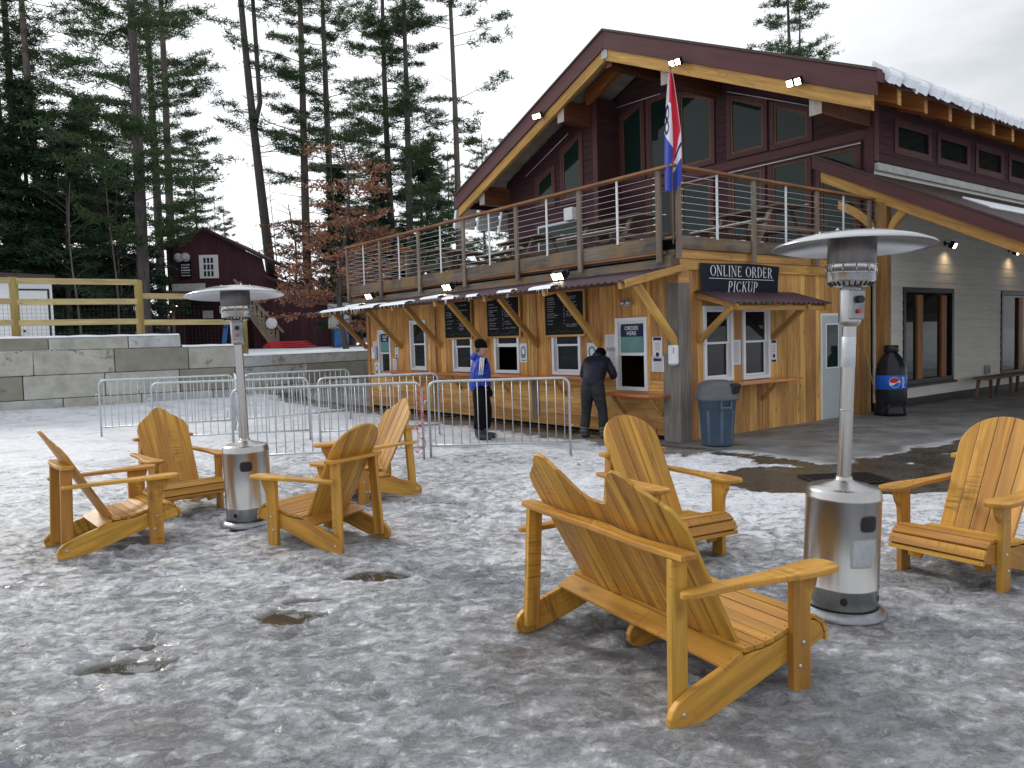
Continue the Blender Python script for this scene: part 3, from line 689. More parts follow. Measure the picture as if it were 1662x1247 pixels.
# old snow sliding off the sheet
def snow_strip(u0, u1, d0, d1, seed):
    r = random.Random(seed); m = MB(); k = int((u1-u0)/.05); vv = []
    for i in range(k+1):
        u = u0+(u1-u0)*i/k; e = math.sin(math.pi*min(1, max(.0, i/k)))**.4; n_ = noise.noise(Vector((u*4, seed, 0)))
        a = d0+(d1-d0)*(.5-.5*e)+.10*n_; b_ = d1+.02*noise.noise(Vector((u*8, seed+3, 0)))
        a = min(a, b_-.02)
        for (d, h) in ((a, .024), (a+.03, .045), ((a+b_)/2, .055), (b_, .045), (b_+.01, .015)):
            z = 2.66+(2.385-2.66)*d/1.27; vv.append((-d, u, z+h))
    m.add(vv, [(i*5+j, i*5+1+j, i*5+6+j, i*5+5+j) for i in range(k) for j in range(4)], sm=True)
    for i in range(int((u1-u0)*8)):
        u = r.uniform(u0+.05, u1-.05); L_ = r.uniform(.03, .11); m.tube([(-d1-.005, u, 2.40), (-d1-.005, u, 2.40-L_)], [.008, .001], 4)
    return m.build('snow_patch', 'snow', awA)
for q in ((8.6, 10.2, .85, 1.27, 1), (7.35, 8.55, .8, 1.27, 2), (6.0, 7.1, .9, 1.27, 3), (5.35, 6.05, .55, .9, 4), (4.2, 4.6, 1.1, 1.27, 5), (3.45, 3.8, 1.15, 1.27, 6), (1.45, 2.0, .98, 1.27, 7), (2.55, 2.95, 1.05, 1.2, 8), (9.2, 10.0, .45, .7, 9)): snow_strip(*q)
awB = awning('B', .35, 2.95, .74, 2.28, 2.06)
for a in (.45, 2.32):
    m = MB(); m.beam((a, -.02, 1.52), (a, -.60, 1.99), .075, .085); m.build('brace', 'timber', awB, .006)
for a in (.45, 2.32, 2.85):
    m = MB(); m.beam((a, 0, 2.22), (a, -.72, 2.015), .06, .08); m.build('rafter', 'timber', awB, .006)
m = MB(); m.rng(.37, 2.93, -.68, -.63, 1.96, 2.035); m.build('eave_board', 'timber', awB, .004)
# ---- roof deck
DK = 3.08; RT = 4.09; fa = -.25; fb = -.12; LD = 10.72
m = MB(); nb = 36
for i in range(nb): m.rng(fa+.03, DS, fb+i*(LD-fb)/nb+.004, fb+(i+1)*(LD-fb)/nb-.004, DK-.04, DK)
m.build('deck_boards', 'grey', st)
m = MB(); m.rng(-.05, DS, .0, LD-.3, 2.64, DK-.05); m.build('deck_core', 'dark', st)
ph = [10.66, 8.88, 7.08, 5.30, 3.56, 1.85, .12]; pa = [-.14, 1.68, 3.50, 5.28]
m = MB()
for a, b in zip(ph, ph[1:]): m.rng(fa, fa+.045, b+.045, a-.045, 2.86, DK+.01)
m.build('front_fascia', 'grey', st, .004)
m = MB(); m.rng(-.13, -.09, -.05, LD, 2.80, 2.89); m.rng(-.20, -.06, .1, LD, 2.62, 2.76); m.build('front_beam', 'grey', st, .004)
m = MB(); m.rng(fa+.01, fa+.04, .05, LD-.05, 2.825, 2.858); m.build('fascia_edge', 'orangebeam', st)
m = MB()
for a, b in zip(pa, pa[1:]): m.rng(a+.045, b-.045, fb, fb+.045, 2.90, DK+.01)
m.build('side_fascia', 'grey', st, .004)
m = MB(); m.rng(-.02, DS-.1, -.055, -.02, 2.765, 2.90); m.build('side_board', 'pine', st, .004)
m = MB(); m.rng(.0, DS-.1, -.036, -.004, 2.60, 2.763); m.build('side_board', 'timber', st, .004)
m = MB(); m.rng(-.2, -.01, -.03, .25, 2.62, 2.8); m.build('corner_beam', 'grey', st, .004)
for b in ph:
    m = MB(); m.rng(fa-.045, fa-.001, b-.045, b+.045, 2.70, RT-.04); m.build('railing_post', 'post', st, .004)
for a in pa:
    m = MB(); m.rng(a-.045, a+.045, fb-.045, fb-.001, 2.74, RT-.04); m.build('railing_post', 'post', st, .004)
for a, b in zip(ph, ph[1:]):
    m = MB(); c = (a+b)/2; m.rng(fa-.02, fa-.002, c-.018, c+.018, DK-.02, RT-.04); m.build('steel_upright', 'whitemetal', st)
for a, b in zip(pa, pa[1:]):
    m = MB(); c = (a+b)/2; m.rng(c-.018, c+.018, fb-.02, fb-.002, DK-.02, RT-.04); m.build('steel_upright', 'whitemetal', st)
m = MB(); m.rng(fa-.08, fa+.06, fb-.08, LD, RT-.04, RT); m.build('top_rail', 'rail', st, .006)
m = MB(); m.rng(fa+.07, DS+.1, fb-.08, fb+.06, RT-.04, RT); m.build('top_rail', 'rail', st, .006)
m = MB(); m.rng(fa, DS-.7, LD-.1, LD+.0, RT-.04, RT); m.build('top_rail', 'rail', st, .006)
for a in (1.5, 3.2, 4.8):
    m = MB(); m.rng(a-.045, a+.045, LD-.07, LD+.02, 2.74, RT-.04); m.build('railing_post', 'post', st, .004)
def cables(p0, p1, sag=.0):
    m = MB()
    for k in range(9):
        z = DK+.09+k*.098; m.tube([(p0[0], p0[1], z), (p1[0], p1[1], z)], .0032, 5)
    return m.build('railing_cables', 'whitemetal', st)
cables((fa-.02, .15), (fa-.02, 10.6)); cables((-.1, fb-.02), (DS, fb-.02)); cables((fa, LD-.02), (DS-.7, LD-.02))
m = MB()
for k in range(9):
    z = DK+.09+k*.098; m.tube([(fa-.02, .17, z), (fa-.02, .23, z)], .008, 6); m.tube([(-.09, fb-.02, z), (-.03, fb-.02, z)], .008, 6)
m.build('cable_tensioners', 'whitemetal', st)
m = MB()   # thin snow left on the deck edge
for i in range(26):
    a = random.uniform(.1, 4.5); m.sphere((a, fb+.08+random.uniform(-.03, .1), DK+.01), (random.uniform(.03, .14), .03, .02), 8)
for i in range(20):
    b = random.uniform(.2, 7); m.sphere((fa+.10+random.uniform(-.02, .1), b, DK+.01), (.03, random.uniform(.03, .16), .018), 8)
m.build('deck_snow', 'snow', st)

# ================================================================== LODGE
ld = thing('lodge', 'large maroon gabled lodge with timber roof beams behind the food stand', 'building', BO, BA)
GA, BA2 = 5.7, 4.9          # gable wall plane, bay plane
AP, ZP, SL = 5.36, 8.64, .4275     # ridge b, ridge z, slope
def roofz(b): return ZP-SL*abs(b-AP)
OH = 3.8; E0, E1 = -1.05, 11.77; FT = .30
DEEP = 26.
# lapped siding of the gable, clipped to the roof line
def gable(m, a, b0, b1, z0):
    z = z0
    while z < ZP-.4:
        zt = z+.165
        w0, w1 = (ZP-FT+.1-z)/SL, (ZP-FT+.1-zt)/SL
        if min(b1, AP+w1)-max(b0, AP-w1) > .1:
            o = len(m.v); m.rng(a, a+.06, max(b0, AP-w0), min(b1, AP+w0), z, zt-.003)
            for i in range(o, o+8):
                v = list(m.v[i])
                if v[2] < z+.05:
                    if v[0] < a+.01: v[0] -= .014
                else: v[1] = max(v[1], AP-w1) if v[1] < AP else min(v[1], AP+w1)
                m.v[i] = tuple(v)
        z += .165
m = MB(); gable(m, GA, 0, 10.6, 2.6); m.build('gable_wall', 'maroon', ld)
m = MB(); gable(m, BA2, 6.75, 10.6, 3.05); m.build('bay_wall', 'maroon', ld)
m = MB(); z = 3.05
while z < roofz(6.75)-FT-.1:
    m.rng(BA2, GA, 6.74, 6.75, z, z+.162); z += .165
m.build('bay_side_wall', 'maroon', ld)
m = MB(); m.rng(BA2, GA+.3, 10.56, 10.6, 0, 5.9); m.rng(GA, DEEP, 10.56, 10.6, 0, 5.9); m.rng(DEEP-.1, DEEP, 0, 10.6, 0, 6); m.build('rear_walls', 'maroon', ld)
for q in ((GA-.035, GA-.004, -.02, .16, 2.6, roofz(.1)-FT), (GA-.02, GA+.15, -.035, -.001, 4.85, roofz(0)-FT), (BA2-.03, BA2-.002, 6.74, 6.9, 3.05, 7.6)): m = MB(); m.rng(*q); m.build('corner_board', 'maroon2', ld, .003)
def slant_window(b0, b1, z0, zt0, zt1, a, trim=.10, brown=True):
    """zt0 = top at b0 (right in the picture), zt1 = top at b1"""
    m = MB()
    o = [(b0, z0), (b1, z0), (b1, zt1), (b0, zt0)]; t_ = trim
    out = [(b0-t_, z0-t_), (b1+t_, z0-t_), (b1+t_, zt1+t_), (b0-t_, zt0+t_)]
    vv = [(a-.045, *p) for p in out]+[(a-.045, *p) for p in o]+[(a-.01, *p) for p in o]+[(a, *p) for p in out]
    fs = []
    for i in range(4):
        j = (i+1) % 4; fs += [(i, j, j+4, i+4), (i+4, j+4, j+8, i+8), (i+12, j+12, j, i)]
    m.add(vv, fs); w = m.build('window', 'maroon2', ld)
    m = MB(); q = .05; i_ = [(b0+q, z0+q), (b1-q, z0+q), (b1-q, zt1-q), (b0+q, zt0-q)]
    vv = [(a-.03, *p) for p in o]+[(a-.03, *p) for p in i_]+[(a-.012, *p) for p in i_]; fs = []
    for i in range(4):
        j = (i+1) % 4; fs += [(i, j, j+4, i+4), (i+4, j+4, j+8, i+8)]
    m.add(vv, fs); m.build('window_frame', 'glulam' if brown else 'white', w)
    m = MB(); m.add([(a-.0155, *p) for p in i_], [(0, 1, 2, 3)]); m.build('pane', 'glassdk', w)
for q in ((2.41, 3.26, 5.62, 6.52, 6.86), (1.36, 2.15, 5.60, 6.10, 6.43), (3.80, 4.68, 5.62, 7.05, 7.30), (4.98, 5.68, 5.65, 7.42, 7.42), (5.95, 6.62, 5.65, 7.42, 7.2)): slant_window(*q, GA)
for q in ((3.85, 4.70, 3.2, 5.17, 5.17), (2.47, 3.24, 3.2, 5.17, 5.17), (1.38, 2.2, 3.2, 5.17, 5.17), (.33, 1.08, 3.2, 5.18, 5.18), (5.0, 5.75, 3.2, 5.17, 5.17)): slant_window(*q, GA)
for q in ((7.38, 8.08, 5.3, 6.85, 6.55), (8.5, 9.15, 5.3, 6.22, 5.98)): slant_window(*q, BA2)
slant_window(7.4, 9.2, 3.15, 4.75, 4.75, BA2, brown=False)
m = MB(); m.rng(GA-.028, GA-.002, 0, 6.7, 5.30, 5.48); m.build('belt_board', 'maroon2', ld, .003)
m = MB(); p0 = onA(1096, 301, 5.6); p1 = onA(1397, 232, 5.6); m.tube([(5.6, *p0), (5.6, *p1)], .013, 6); p0 = onA(853, 287, BA2-.1); p1 = onA(922, 217, BA2-.1); m.tube([(BA2-.1, *p0), (BA2-.1, *p1)], .010, 6)
p0 = onA(998, 176, 5.6); p1 = onA(1072, 152, 5.6); m.tube([(5.6, *p0), (5.6, *p1)], .010, 6); p0 = onA(1180, 149, 5.6); p1 = onA(1314, 172, 5.6); m.tube([(5.6, *p0), (5.6, *p1)], .010, 6)
m.build('stay_cables', 'whitemetal', ld)
# side wall: pale below, dark above
GWs = [(6.86, 9.14, .44, 2.45), (11.7, 13.6, .40, 2.44)]
m = MB(); planked(m, 'B', GA+.02, DEEP, .17, 4.7, GWs, .20, vertical=False, lap=.010); m.build('lower_side_wall', 'greysiding', ld)
UW = [(6.63, 7.91, 5.22, 5.62), (8.47, 9.76, 5.22, 5.62), (10.35, 11.6, 5.22, 5.62), (12.2, 13.4, 5.22, 5.62), (14.1, 15.3, 5.22, 5.62)]
m = MB(); planked(m, 'B', GA+.02, DEEP, 4.70, roofz(0)-FT+.1, UW, .165, vertical=False, lap=.012); m.build('upper_side_wall', 'maroon', ld)
m = MB(); m.rng(GA, DEEP, -.015, .02, 0, .17); m.build('foundation', 'black', ld)
m = MB(); m.rng(GA+.1, DEEP-.1, .10, .12, .1, 6.0); m.build('interior', 'dark', ld)
for (a0, a1, z0, z1) in UW:
    m = MB(); t_ = .14
    for (p, q, r, s_) in ((a0-t_, a0, z0-t_, z1+t_), (a1, a1+t_, z0-t_, z1+t_), (a0, a1, z1, z1+t_), (a0, a1, z0-t_, z0)): pbox(m, 'B', p, q, r, s_, -.02, .03)
    w = m.build('window', 'maroon2', ld, .004); m = MB(); pbox(m, 'B', a0, a1, z0, z1, -.05, -.03); m.build('pane', 'glassdk', w)
for (a0, a1, z0, z1) in GWs:
    m = MB(); t_ = .10
    for (p, q, r, s_) in ((a0, a0+t_, z0, z1), (a1-t_, a1, z0, z1), (a0+t_, a1-t_, z1-t_, z1), (a0+t_, a1-t_, z0, z0+t_)): pbox(m, 'B', p, q, r, s_, -.04, .03)
    pbox(m, 'B', a0-.05, a1+.08, z0-.05, z0-.002, -.02, .07)
    w = m.build('window', 'black', ld, .004)
    m = MB(); pbox(m, 'B', a0+t_, a1-t_, z0+t_, z1-t_, -.06, -.045); m.build('pane', 'glassdk', w)
    m = MB(); k = 2 if a0 < 10 else 1
    for j in range(k):
        c = a0+(a1-a0)*((.34, .82)[j] if k == 2 else .66); pbox(m, 'B', c-.13, c+.10, z0+t_, z1-t_-.05, -.04, .005)
    m.build('mullion', 'orangebeam', w)
# roof slabs
def slope_slab(m, b0, b1, a0, a1, top, th):
    SEED[0] += 1; sd_ = SEED[0]*1.37; vv = []; gg = []
    for a in (a0, a1):
        for b in (b0, b1):
            for h in (top, top-th): vv.append((a, b, roofz(b)+h)); gg.append((b*1.088, h+a, sd_) if abs(b1-b0) > abs(a1-a0) else (a, h+b, sd_))
    m.add(vv, [(0, 1, 3, 2), (4, 6, 7, 5), (0, 4, 5, 1), (2, 3, 7, 6), (0, 2, 6, 4), (1, 5, 7, 3)], gg)
m = MB(); slope_slab(m, E0, AP, OH-.03, DEEP+1, .05, .05); slope_slab(m, AP, E1, OH-.03, DEEP+1, .05, .05); m.build('roof', 'darkroof', ld)
m = MB()   # soffit boards run along a
for i in range(46):
    b0 = E0+.08+i*.276; b1 = b0+.27
    if b0 < AP < b1: b1 = AP
    slope_slab(m, b0, min(b1, E1-.08), OH+.05, GA+.05, -.06, .05)
for i in range(4): slope_slab(m, E0+.06+i*.26, E0+.31+i*.26, GA+.06, DEEP, -.06, .05)
m.build('soffit', 'whitewood', ld)
m = MB(); slope_slab(m, E0, AP-.0, OH, OH+.05, -.003, .40); slope_slab(m, AP, E1, OH, OH+.05, -.003, .40); m.build('rake_fascia', 'maroon2', ld, .006)
m = MB(); slope_slab(m, E0+.12, AP-.02, OH+.052, OH+.16, -.36, .30); slope_slab(m, AP+.02, E1-.12, OH+.052, OH+.16, -.36, .30); m.build('rake_beam', 'timber', ld, .006)
m = MB(); slope_slab(m, E0-.04, E0, OH, DEEP, .0, .17); slope_slab(m, E1, E1+.04, OH, DEEP, .0, .30); m.build('eave_fascia', 'maroon2', ld)
for b in (.15, 3.65, 7.07, 10.57):
    zc = roofz(b)-.66; m = MB(); m.rng(OH+.17, (BA2 if b > 6.75 else GA)+.1, b-.12, b+.12, zc-.26, zc+.26); pb = m.build('purlin_beam', 'glulam', ld, .01)
    m = MB(); m.rng(OH+.155, OH+.169, b-.122, b+.122, zc-.262, zc+.262); m.build('beam_end', 'whitewood', pb, .006)
m = MB(); m.rng(OH+.17, GA, AP-.1, AP+.1, ZP-.80, ZP-.42); m.build('ridge_beam', 'glulam', ld, .01)
m = MB(); slope_slab(m, AP+.15, 6.9, BA2-.25, BA2-.1, -.12, .38); m.build('inner_rafter', 'orangebeam', ld, .01)
m = MB(); m.box((OH+.10, AP, ZP-.50), (.14, .2, .26)); m.build('ridge_bracket', 'greybox', ld, .01)
for i in range(20):
    a = 4.65+i*.98; m = MB(); slope_slab(m, E0+.08, .0, a, a+.11, -.12, .30); rt = m.build('rafter_tail', 'orangebeam', ld, .006); m = MB(); slope_slab(m, E0+.06, E0+.078, a-.002, a+.112, -.12, .31); m.build('tail_end', 'timber', rt)
# snow slabs sliding off the right eave and curled under the left eave
def snow_slab(a0, a1, s):
    m = MB(); r = random.Random(s); bot = E0-.10+r.uniform(-.05, .03); t0 = .075+r.uniform(-.008, .008); nn = 6; vv = []
    for i in range(nn+1):
        a = a0+(a1-a0)*i/nn; jag = r.uniform(-.035, .035)
        for (b, h) in ((bot+jag*.4, -.15+jag), (bot-.035, -.02), (bot-.01, t0*.6), (bot+.06, t0+.01), (bot+.24, t0+.02), (bot+.27, .05)):
            vv.append((a, b, roofz(max(b, E0-.05))+h+.05+(-.05 if b < E0 else 0)))
    fs = [(i*6+j, i*6+6+j, i*6+7+j, i*6+1+j) for i in range(nn) for j in range(5)]+[tuple(range(5, -1, -1)), tuple(nn*6+j for j in range(6))]
    m.add(vv, fs, sm=False); o = m.build('roof_snow_slab', 'snow', None, .02); o.matrix_world = Matrix.Translation(BO) @ Matrix.Rotation(BA, 4, 'Z')
    return o
a = 4.0; i = 0
while a < 15.5:
    w = random.uniform(.42, .62); o = snow_slab(a, a+w-.02, i); tag(o, 'slab of snow slipping off the right eave of the lodge roof in a long row of such slabs', 'snow slab', 'snow slabs along the right eave'); a += w; i += 1
for i in range(6):
    m = MB(); a = OH+.1+i*.85; th = .10; pts = []
    for k in range(7):
        q = k/6; pts.append((E1+.02+.32*math.sin(q*1.4), roofz(E1)+.14-1.0*q**1.15-(.12*math.sin(q*3) if 1 else 0)))
    poly = pts+[(p[0]-.11, p[1]-.03) for p in pts[::-1]]
    m.prism([(p[0], p[1]) for p in poly], (a+.4, 0, 0), (0, 1, 0), (0, 0, 1), .74); o = m.build('hanging_snow_slab', 'snow', None, .02); o.matrix_world = Matrix.Translation(BO) @ Matrix.Rotation(BA, 4, 'Z')
    tag(o, 'white snow slab curling down from the left eave of the lodge roof, behind the deck railing', 'snow slab', 'snow slabs hanging from the left eave')
# ---- porch roof on the right
pr = thing('porch_roof', 'maroon shed roof on a golden timber beam and post in front of the pale grey wall', 'porch', BO, BA)
PZ = lambda b: 4.57+.505*b
PA = 5.3
def pslab(m, b0, b1, a0, a1, top, th):
    SEED[0] += 1; sd_ = SEED[0]*1.37; vv = []; gg = []
    for a in (a0, a1):
        for b in (b0, b1):
            for h in (top, top-th): vv.append((a, b, PZ(b)+h)); gg.append((b*1.12, h+a, sd_) if abs(b1-b0) > abs(a1-a0) else (a, h+b, sd_))
    m.add(vv, [(0, 1, 3, 2), (4, 6, 7, 5), (0, 4, 5, 1), (2, 3, 7, 6), (0, 2, 6, 4), (1, 5, 7, 3)], gg)
m = MB(); pslab(m, -.04, 1.05, PA-.02, GA-.05, .04, .04); pslab(m, -4.9, -.04, PA-.02, 20, .04, .04); m.build('roofing', 'darkroof', pr)
m = MB(); pslab(m, -4.9, 1.05, PA, PA+.045, -.003, .24); m.build('rake_fascia', 'maroon2', pr, .005)
m = MB(); pslab(m, -4.9, -.05, PA+.05, 20, -.005, .06); pslab(m, -.05, 1.03, PA+.05, GA-.06, -.005, .06); m.build('soffit', 'whitewood', pr)
m = MB(); pslab(m, -4.8, .92, PA+.10, PA+.30, -.20, .26); m.build('rake_beam', 'timber', pr, .01)
m = MB(); pslab(m, -4.9, -4.84, PA, 20, -.003, .3); m.build('eave_beam', 'timber', pr)
m = MB(); pa_, pb_ = PA+.2, -.30; m.rng(pa_-.10, pa_+.10, pb_-.10, pb_+.10, 0, PZ(-.3)-.42); m.build('porch_post', 'browntimber', pr, .01)
for sgn in (1, -1):
    m = MB(); pts = []
    for k in range(9):
        q = k/8; bq = pb_+sgn*(.09+.80*q**1.7); zq = 3.05+.95*q**.75; zq = min(zq, PZ(bq)-.48) if k > 6 else zq; pts.append((bq, zq))
    inn = [(p[0]-sgn*.02, p[1]+.24*(1-.35*i/8)) for i, p in enumerate(pts)]
    m.prism(pts+inn[::-1], (pa_, 0, 0), (0, 1, 0), (0, 0, 1), .12, along=(sgn*.6, .8)); m.build('curved_brace', 'timber', pr, .01)
m = MB(); m.rng(GA, 20, -.10, -.02, 4.66, 4.80); m.build('flashing', 'greybox', pr)
m = MB(); pslab(m, -1.6, -1.1, PA+1.6, 12, .09, .05); m.build('snow_strip', 'snow', pr, .02)
m = MB()
for i in range(7): a = PA+1.2+i*1.6; pslab(m, -4.8, -.05, a, a+.12, -.07, .18)
m.build('rafters', 'orangebeam', pr)

# ================================================================== THINGS MOUNTED ON THE STAND
def bthing(name, label, cat, a=0, b=0, z=0, group=None): return thing(name, label, cat, BW(a, b, z), BA, group)
# menu boards
rb = random.Random(11)
def menu_board(b0, b1, z0, z1, label, seed):
    t = bthing('menu_board', label, 'menu board', 0, 0, 0, 'chalk menu boards above the order windows'); r = random.Random(seed)
    m = MB(); pbox(m, 'A', b0, b1, z0, z1, .045, .060); m.build('board', 'chalk', t)
    m = MB(); q = .035
    for (p0, p1, r0, r1) in ((b0-q, b0, z0-q, z1+q), (b1, b1+q, z0-q, z1+q), (b0, b1, z1, z1+q), (b0, b1, z0-q, z0)): pbox(m, 'A', p0, p1, r0, r1, .040, .072)
    m.build('frame', 'pine', t, .003)
    m = MB(); m2 = MB(); cols = 2
    for c in range(cols):
        u1_ = b1-.06-c*(b1-b0)*.5; z = z1-.09
        while z > z0+.14:
            L_ = r.uniform(.12, .30)*(b1-b0)/1.0
            if r.random() < .86:
                u = u1_
                while u > u1_-L_:
                    w = r.uniform(.012, .045); pbox(m if r.random() < .9 else m2, 'A', u-w, u, z, z+r.uniform(.010, .022), .060, .0615); u -= w+r.uniform(.006, .014)
                pbox(m, 'A', u1_-(b1-b0)*.43-.03, u1_-(b1-b0)*.43, z, z+.016, .060, .0615)
            z -= r.choice((.033, .033, .045, .06))
    u = b0+.05; pz = z0+.05     # chalk mountain outline along the bottom
    while u < b1-.1:
        du = r.uniform(.04, .09); z_ = z0+.03+r.uniform(0, .07)
        m.beam((-.0608, u, pz), (-.0608, u+du, z_), .0015, .008, (1, 0, 0)); u += du; pz = z_
    m.build('chalk_writing', 'chalkw', t); m2.build('coloured_chalk_writing', 'chalkc', t); return t
menu_board(5.44, 6.42, 1.69, 2.44, 'black chalk menu board above the window behind the person in blue, farthest left of three', 1)
menu_board(3.82, 4.86, 1.69, 2.43, 'black chalk menu board in the middle, above the open window with a dark interior', 2)
menu_board(2.03, 3.05, 1.68, 2.42, 'black chalk menu board nearest the corner, above the bent person', 3)
# papers on the wall
def sheet(pl, u, z, w, h, label, style, tilt=0, d=.008, name='paper_notice', cat='notice', grp='paper notices on the stand walls'):
    t = bthing(name, label, cat, 0, 0, 0, grp); m = MB(); pbox(m, pl, u-w/2, u+w/2, z-h/2, z+h/2, d, d+.004); m.build('sheet', 'paper', t)
    e = d+.0045
    if style == 'mask':
        m = MB(); m2 = MB(); k = 14
        def P(x, y, dd=0): return (-(e+dd), u-x, z+y) if pl == 'A' else (u+x, -(e+dd), z+y)
        ring = [P(.075*w/.2*math.cos(q*2*math.pi/k), .03+.10*math.sin(q*2*math.pi/k)) for q in range(k)]; m.add(ring, [tuple(range(k))])
        m.add([P(-.055, -.10), P(.055, -.10), P(.075, -.02), P(-.075, -.02)], [(0, 1, 2, 3)])
        m.build('head_symbol', 'teal', t)
        ring = [P(.048*math.cos(q*2*math.pi/k), .025+.065*math.sin(q*2*math.pi/k), .001) for q in range(k)]; m2.add(ring, [tuple(range(k))]); m2.build('face_symbol', 'paper', t)
        m = MB(); pbox(m, pl, u-w*.35, u+w*.35, z-h*.42, z-h*.36, e-.001, e); m.build('print', 'print', t)
    elif style == 'lines':
        m = MB(); q = z+h*.4; r = random.Random(int(u*100))
        while q > z-h*.42:
            pbox(m, pl, u-w*.4, u+w*r.uniform(.15, .42), q, q+.004, e-.001, e); q -= .014
        m.build('print', 'print', t)
    elif style == 'notice':
        m = MB()
        for (p, q) in ((.36, .48), (-.48, -.38)): pbox(m, pl, u-w*.4, u+w*.4, z+h*p, z+h*q, e-.001, e)
        k = 12; ring = []
        for q in range(k):
            x, y = .035*math.cos(q*2*math.pi/k), -.08+.035*math.sin(q*2*math.pi/k); ring.append((-e, u-x, z+y) if pl == 'A' else (u+x, -e, z+y))
        m.add(ring, [tuple(range(k))]); m.build('print', 'navy', t)
        m = MB()
        for q in range(5): pbox(m, pl, u-w*.25, u+w*.25, z+.09-q*.026, z+.098-q*.026, e-.001, e)
        m.build('small_print', 'print', t)
    return t
def bz(px, py): return onA(px, py, -.01)
def az_(px, py): return onB(px, py, -.01)
for (px, py, w, h, sty, lab) in (
    (609, 563, .20, .26, 'lines', 'white paper notice left of the farthest order window, above the dispenser'),
    (611.5, 600, .20, .36, 'mask', 'white face-covering notice low on the wall, left of the farthest window'),
    (644, 572, .17, .34, 'notice', 'navy and white notice right of the farthest order window'),
    (641, 593, .20, .32, 'lines', 'white printed sheet low beside the farthest order window'),
    (700, 572, .20, .34, 'mask', 'white face-covering notice between the second window and the person in blue'),
    (849.5, 573, .22, .36, 'mask', 'white face-covering notice right of the open window with dark interior'),
    (961, 574, .25, .36, 'mask', 'white face-covering notice just left of the bent person'),
    (990, 557, .24, .28, 'lines', 'white printed sheet left of the ORDER HERE sign, upper of two'),
    (992, 579, .21, .30, 'lines', 'white printed sheet left of the ORDER HERE sign, lower of two'),
    (1071, 567, .20, .38, 'notice', 'navy and white notice between the near order window and the corner post'),
    (1071.5, 591, .25, .24, 'lines', 'small white sheet with grey hand drawings near the corner post')):
    u, z = bz(px, py); sheet('A', u+(.03 if px > 1060 else 0), z, w, h, lab, sty, d=.03 if px > 1060 else .008)
for (px, py, w, h, sty, lab) in ((1196, 572, .20, .40, 'lines', 'white printed sheet between the two pickup windows'), (1256, 570, .16, .38, 'notice', 'navy and white notice right of the two pickup windows')):
    u, z = az_(px, py); sheet('B', u, z, w, h, lab, sty)
def order_here(w, label, scale=1.):
    t = bthing('order_here_sign', label, 'window sign', 0, 0, 0, 'ORDER HERE signs in the windows'); u0, u1, z0, z1, zm = w; u0 += .10; u1 -= .10; zt = z1-.12; zb = zm+.03; zs = zt-(zt-zb)*.42
    m = MB(); pbox(m, 'A', u0, u1, zs, zt, .001, .004); m.build('navy_panel', 'navy', t)
    m = MB(); pbox(m, 'A', u0, u1, zb, zs-.001, .001, .004); m.build('teal_panel', 'teal', t)
    m = MB(); r = random.Random(4)
    for i in range(7): q = zs-.05-i*(zs-zb-.06)/7; pbox(m, 'A', u0+.06, u1-.06-r.uniform(0, .12), q, q+.005, .004, .005)
    m.build('print', 'print', t)
    s_ = (u1-u0)/.47*.088
    text('lettering', 'ORDER', s_, 'letter', t, pmat('A', (u0+u1)/2, zt-(zt-zs)*.28, .006), .001, .0004)
    text('lettering', 'HERE', s_, 'letter', t, pmat('A', (u0+u1)/2, zt-(zt-zs)*.72, .006), .001, .0004)
order_here(WA[5], 'navy and teal ORDER HERE sign in the window nearest the corner'); order_here(WA[0], 'navy and teal ORDER HERE sign in the window farthest from the corner')
# things seen through pickup windows
t = bthing('open_sign', 'small black OPEN sign inside the left pickup window', 'sign'); m = MB(); pbox(m, 'B', .63, .93, 1.26, 1.42, -.065, -.055); m.build('panel', 'black', t)
m = MB()
for q in ((.625, .935, 1.42, 1.43), (.625, .935, 1.25, 1.26), (.93, .938, 1.25, 1.43), (.622, .63, 1.25, 1.43)): pbox(m, 'B', *q, -.064, -.05)
m.build('border', 'paper', t); text('lettering', 'OPEN', .115, 'letter', t, pmat('B', .78, 1.34, -.052), .001, .003)
t = bthing('inside_poster', 'dim pale green poster standing inside the right pickup window', 'poster'); m = MB(); pbox(m, 'B', 1.62, 1.80, .98, 1.22, -.09, -.08); m.build('sheet', 'teal', t)
# dispensers
def dispenser(pl, u, z, label):
    t = bthing('sanitizer_dispenser', label, 'dispenser', 0, 0, 0, 'white wall dispensers'); m = MB(); pbox(m, pl, u-.075, u+.075, z-.15, z+.15, .03, .13); m.build('housing', 'white', t, .03, seg=4)
    m = MB(); pbox(m, pl, u-.055, u-.04, z+.02, z+.11, .125, .133); m.build('level_window', 'print', t)
    m = MB(); pbox(m, pl, u-.04, u+.04, z-.165, z-.14, .04, .10); m.build('nozzle', 'greybox', t, .006)
u, z = onA(1093, 576, -.08); dispenser('A', u, z, 'white plastic hand sanitizer dispenser on the weathered corner post')
u, z = onA(610, 573, -.05); dispenser('A', u+.02, z, 'white wall dispenser left of the farthest order window')
# sensor lamp under awning
t = bthing('emergency_lamp', 'small twin emergency lamp under the awning above the ORDER HERE window', 'lamp'); u, z = onA(1019, 492, -.03)
m = MB(); pbox(m, 'A', u-.07, u+.07, z-.05, z+.05, .005, .06); m.build('lamp_body', 'greybox', t, .01)
for q in (-.06, .06):
    m = MB(); m.sphere((-.09, u+q, z), .04, 10); m.build('lamp_head', 'galv', t)
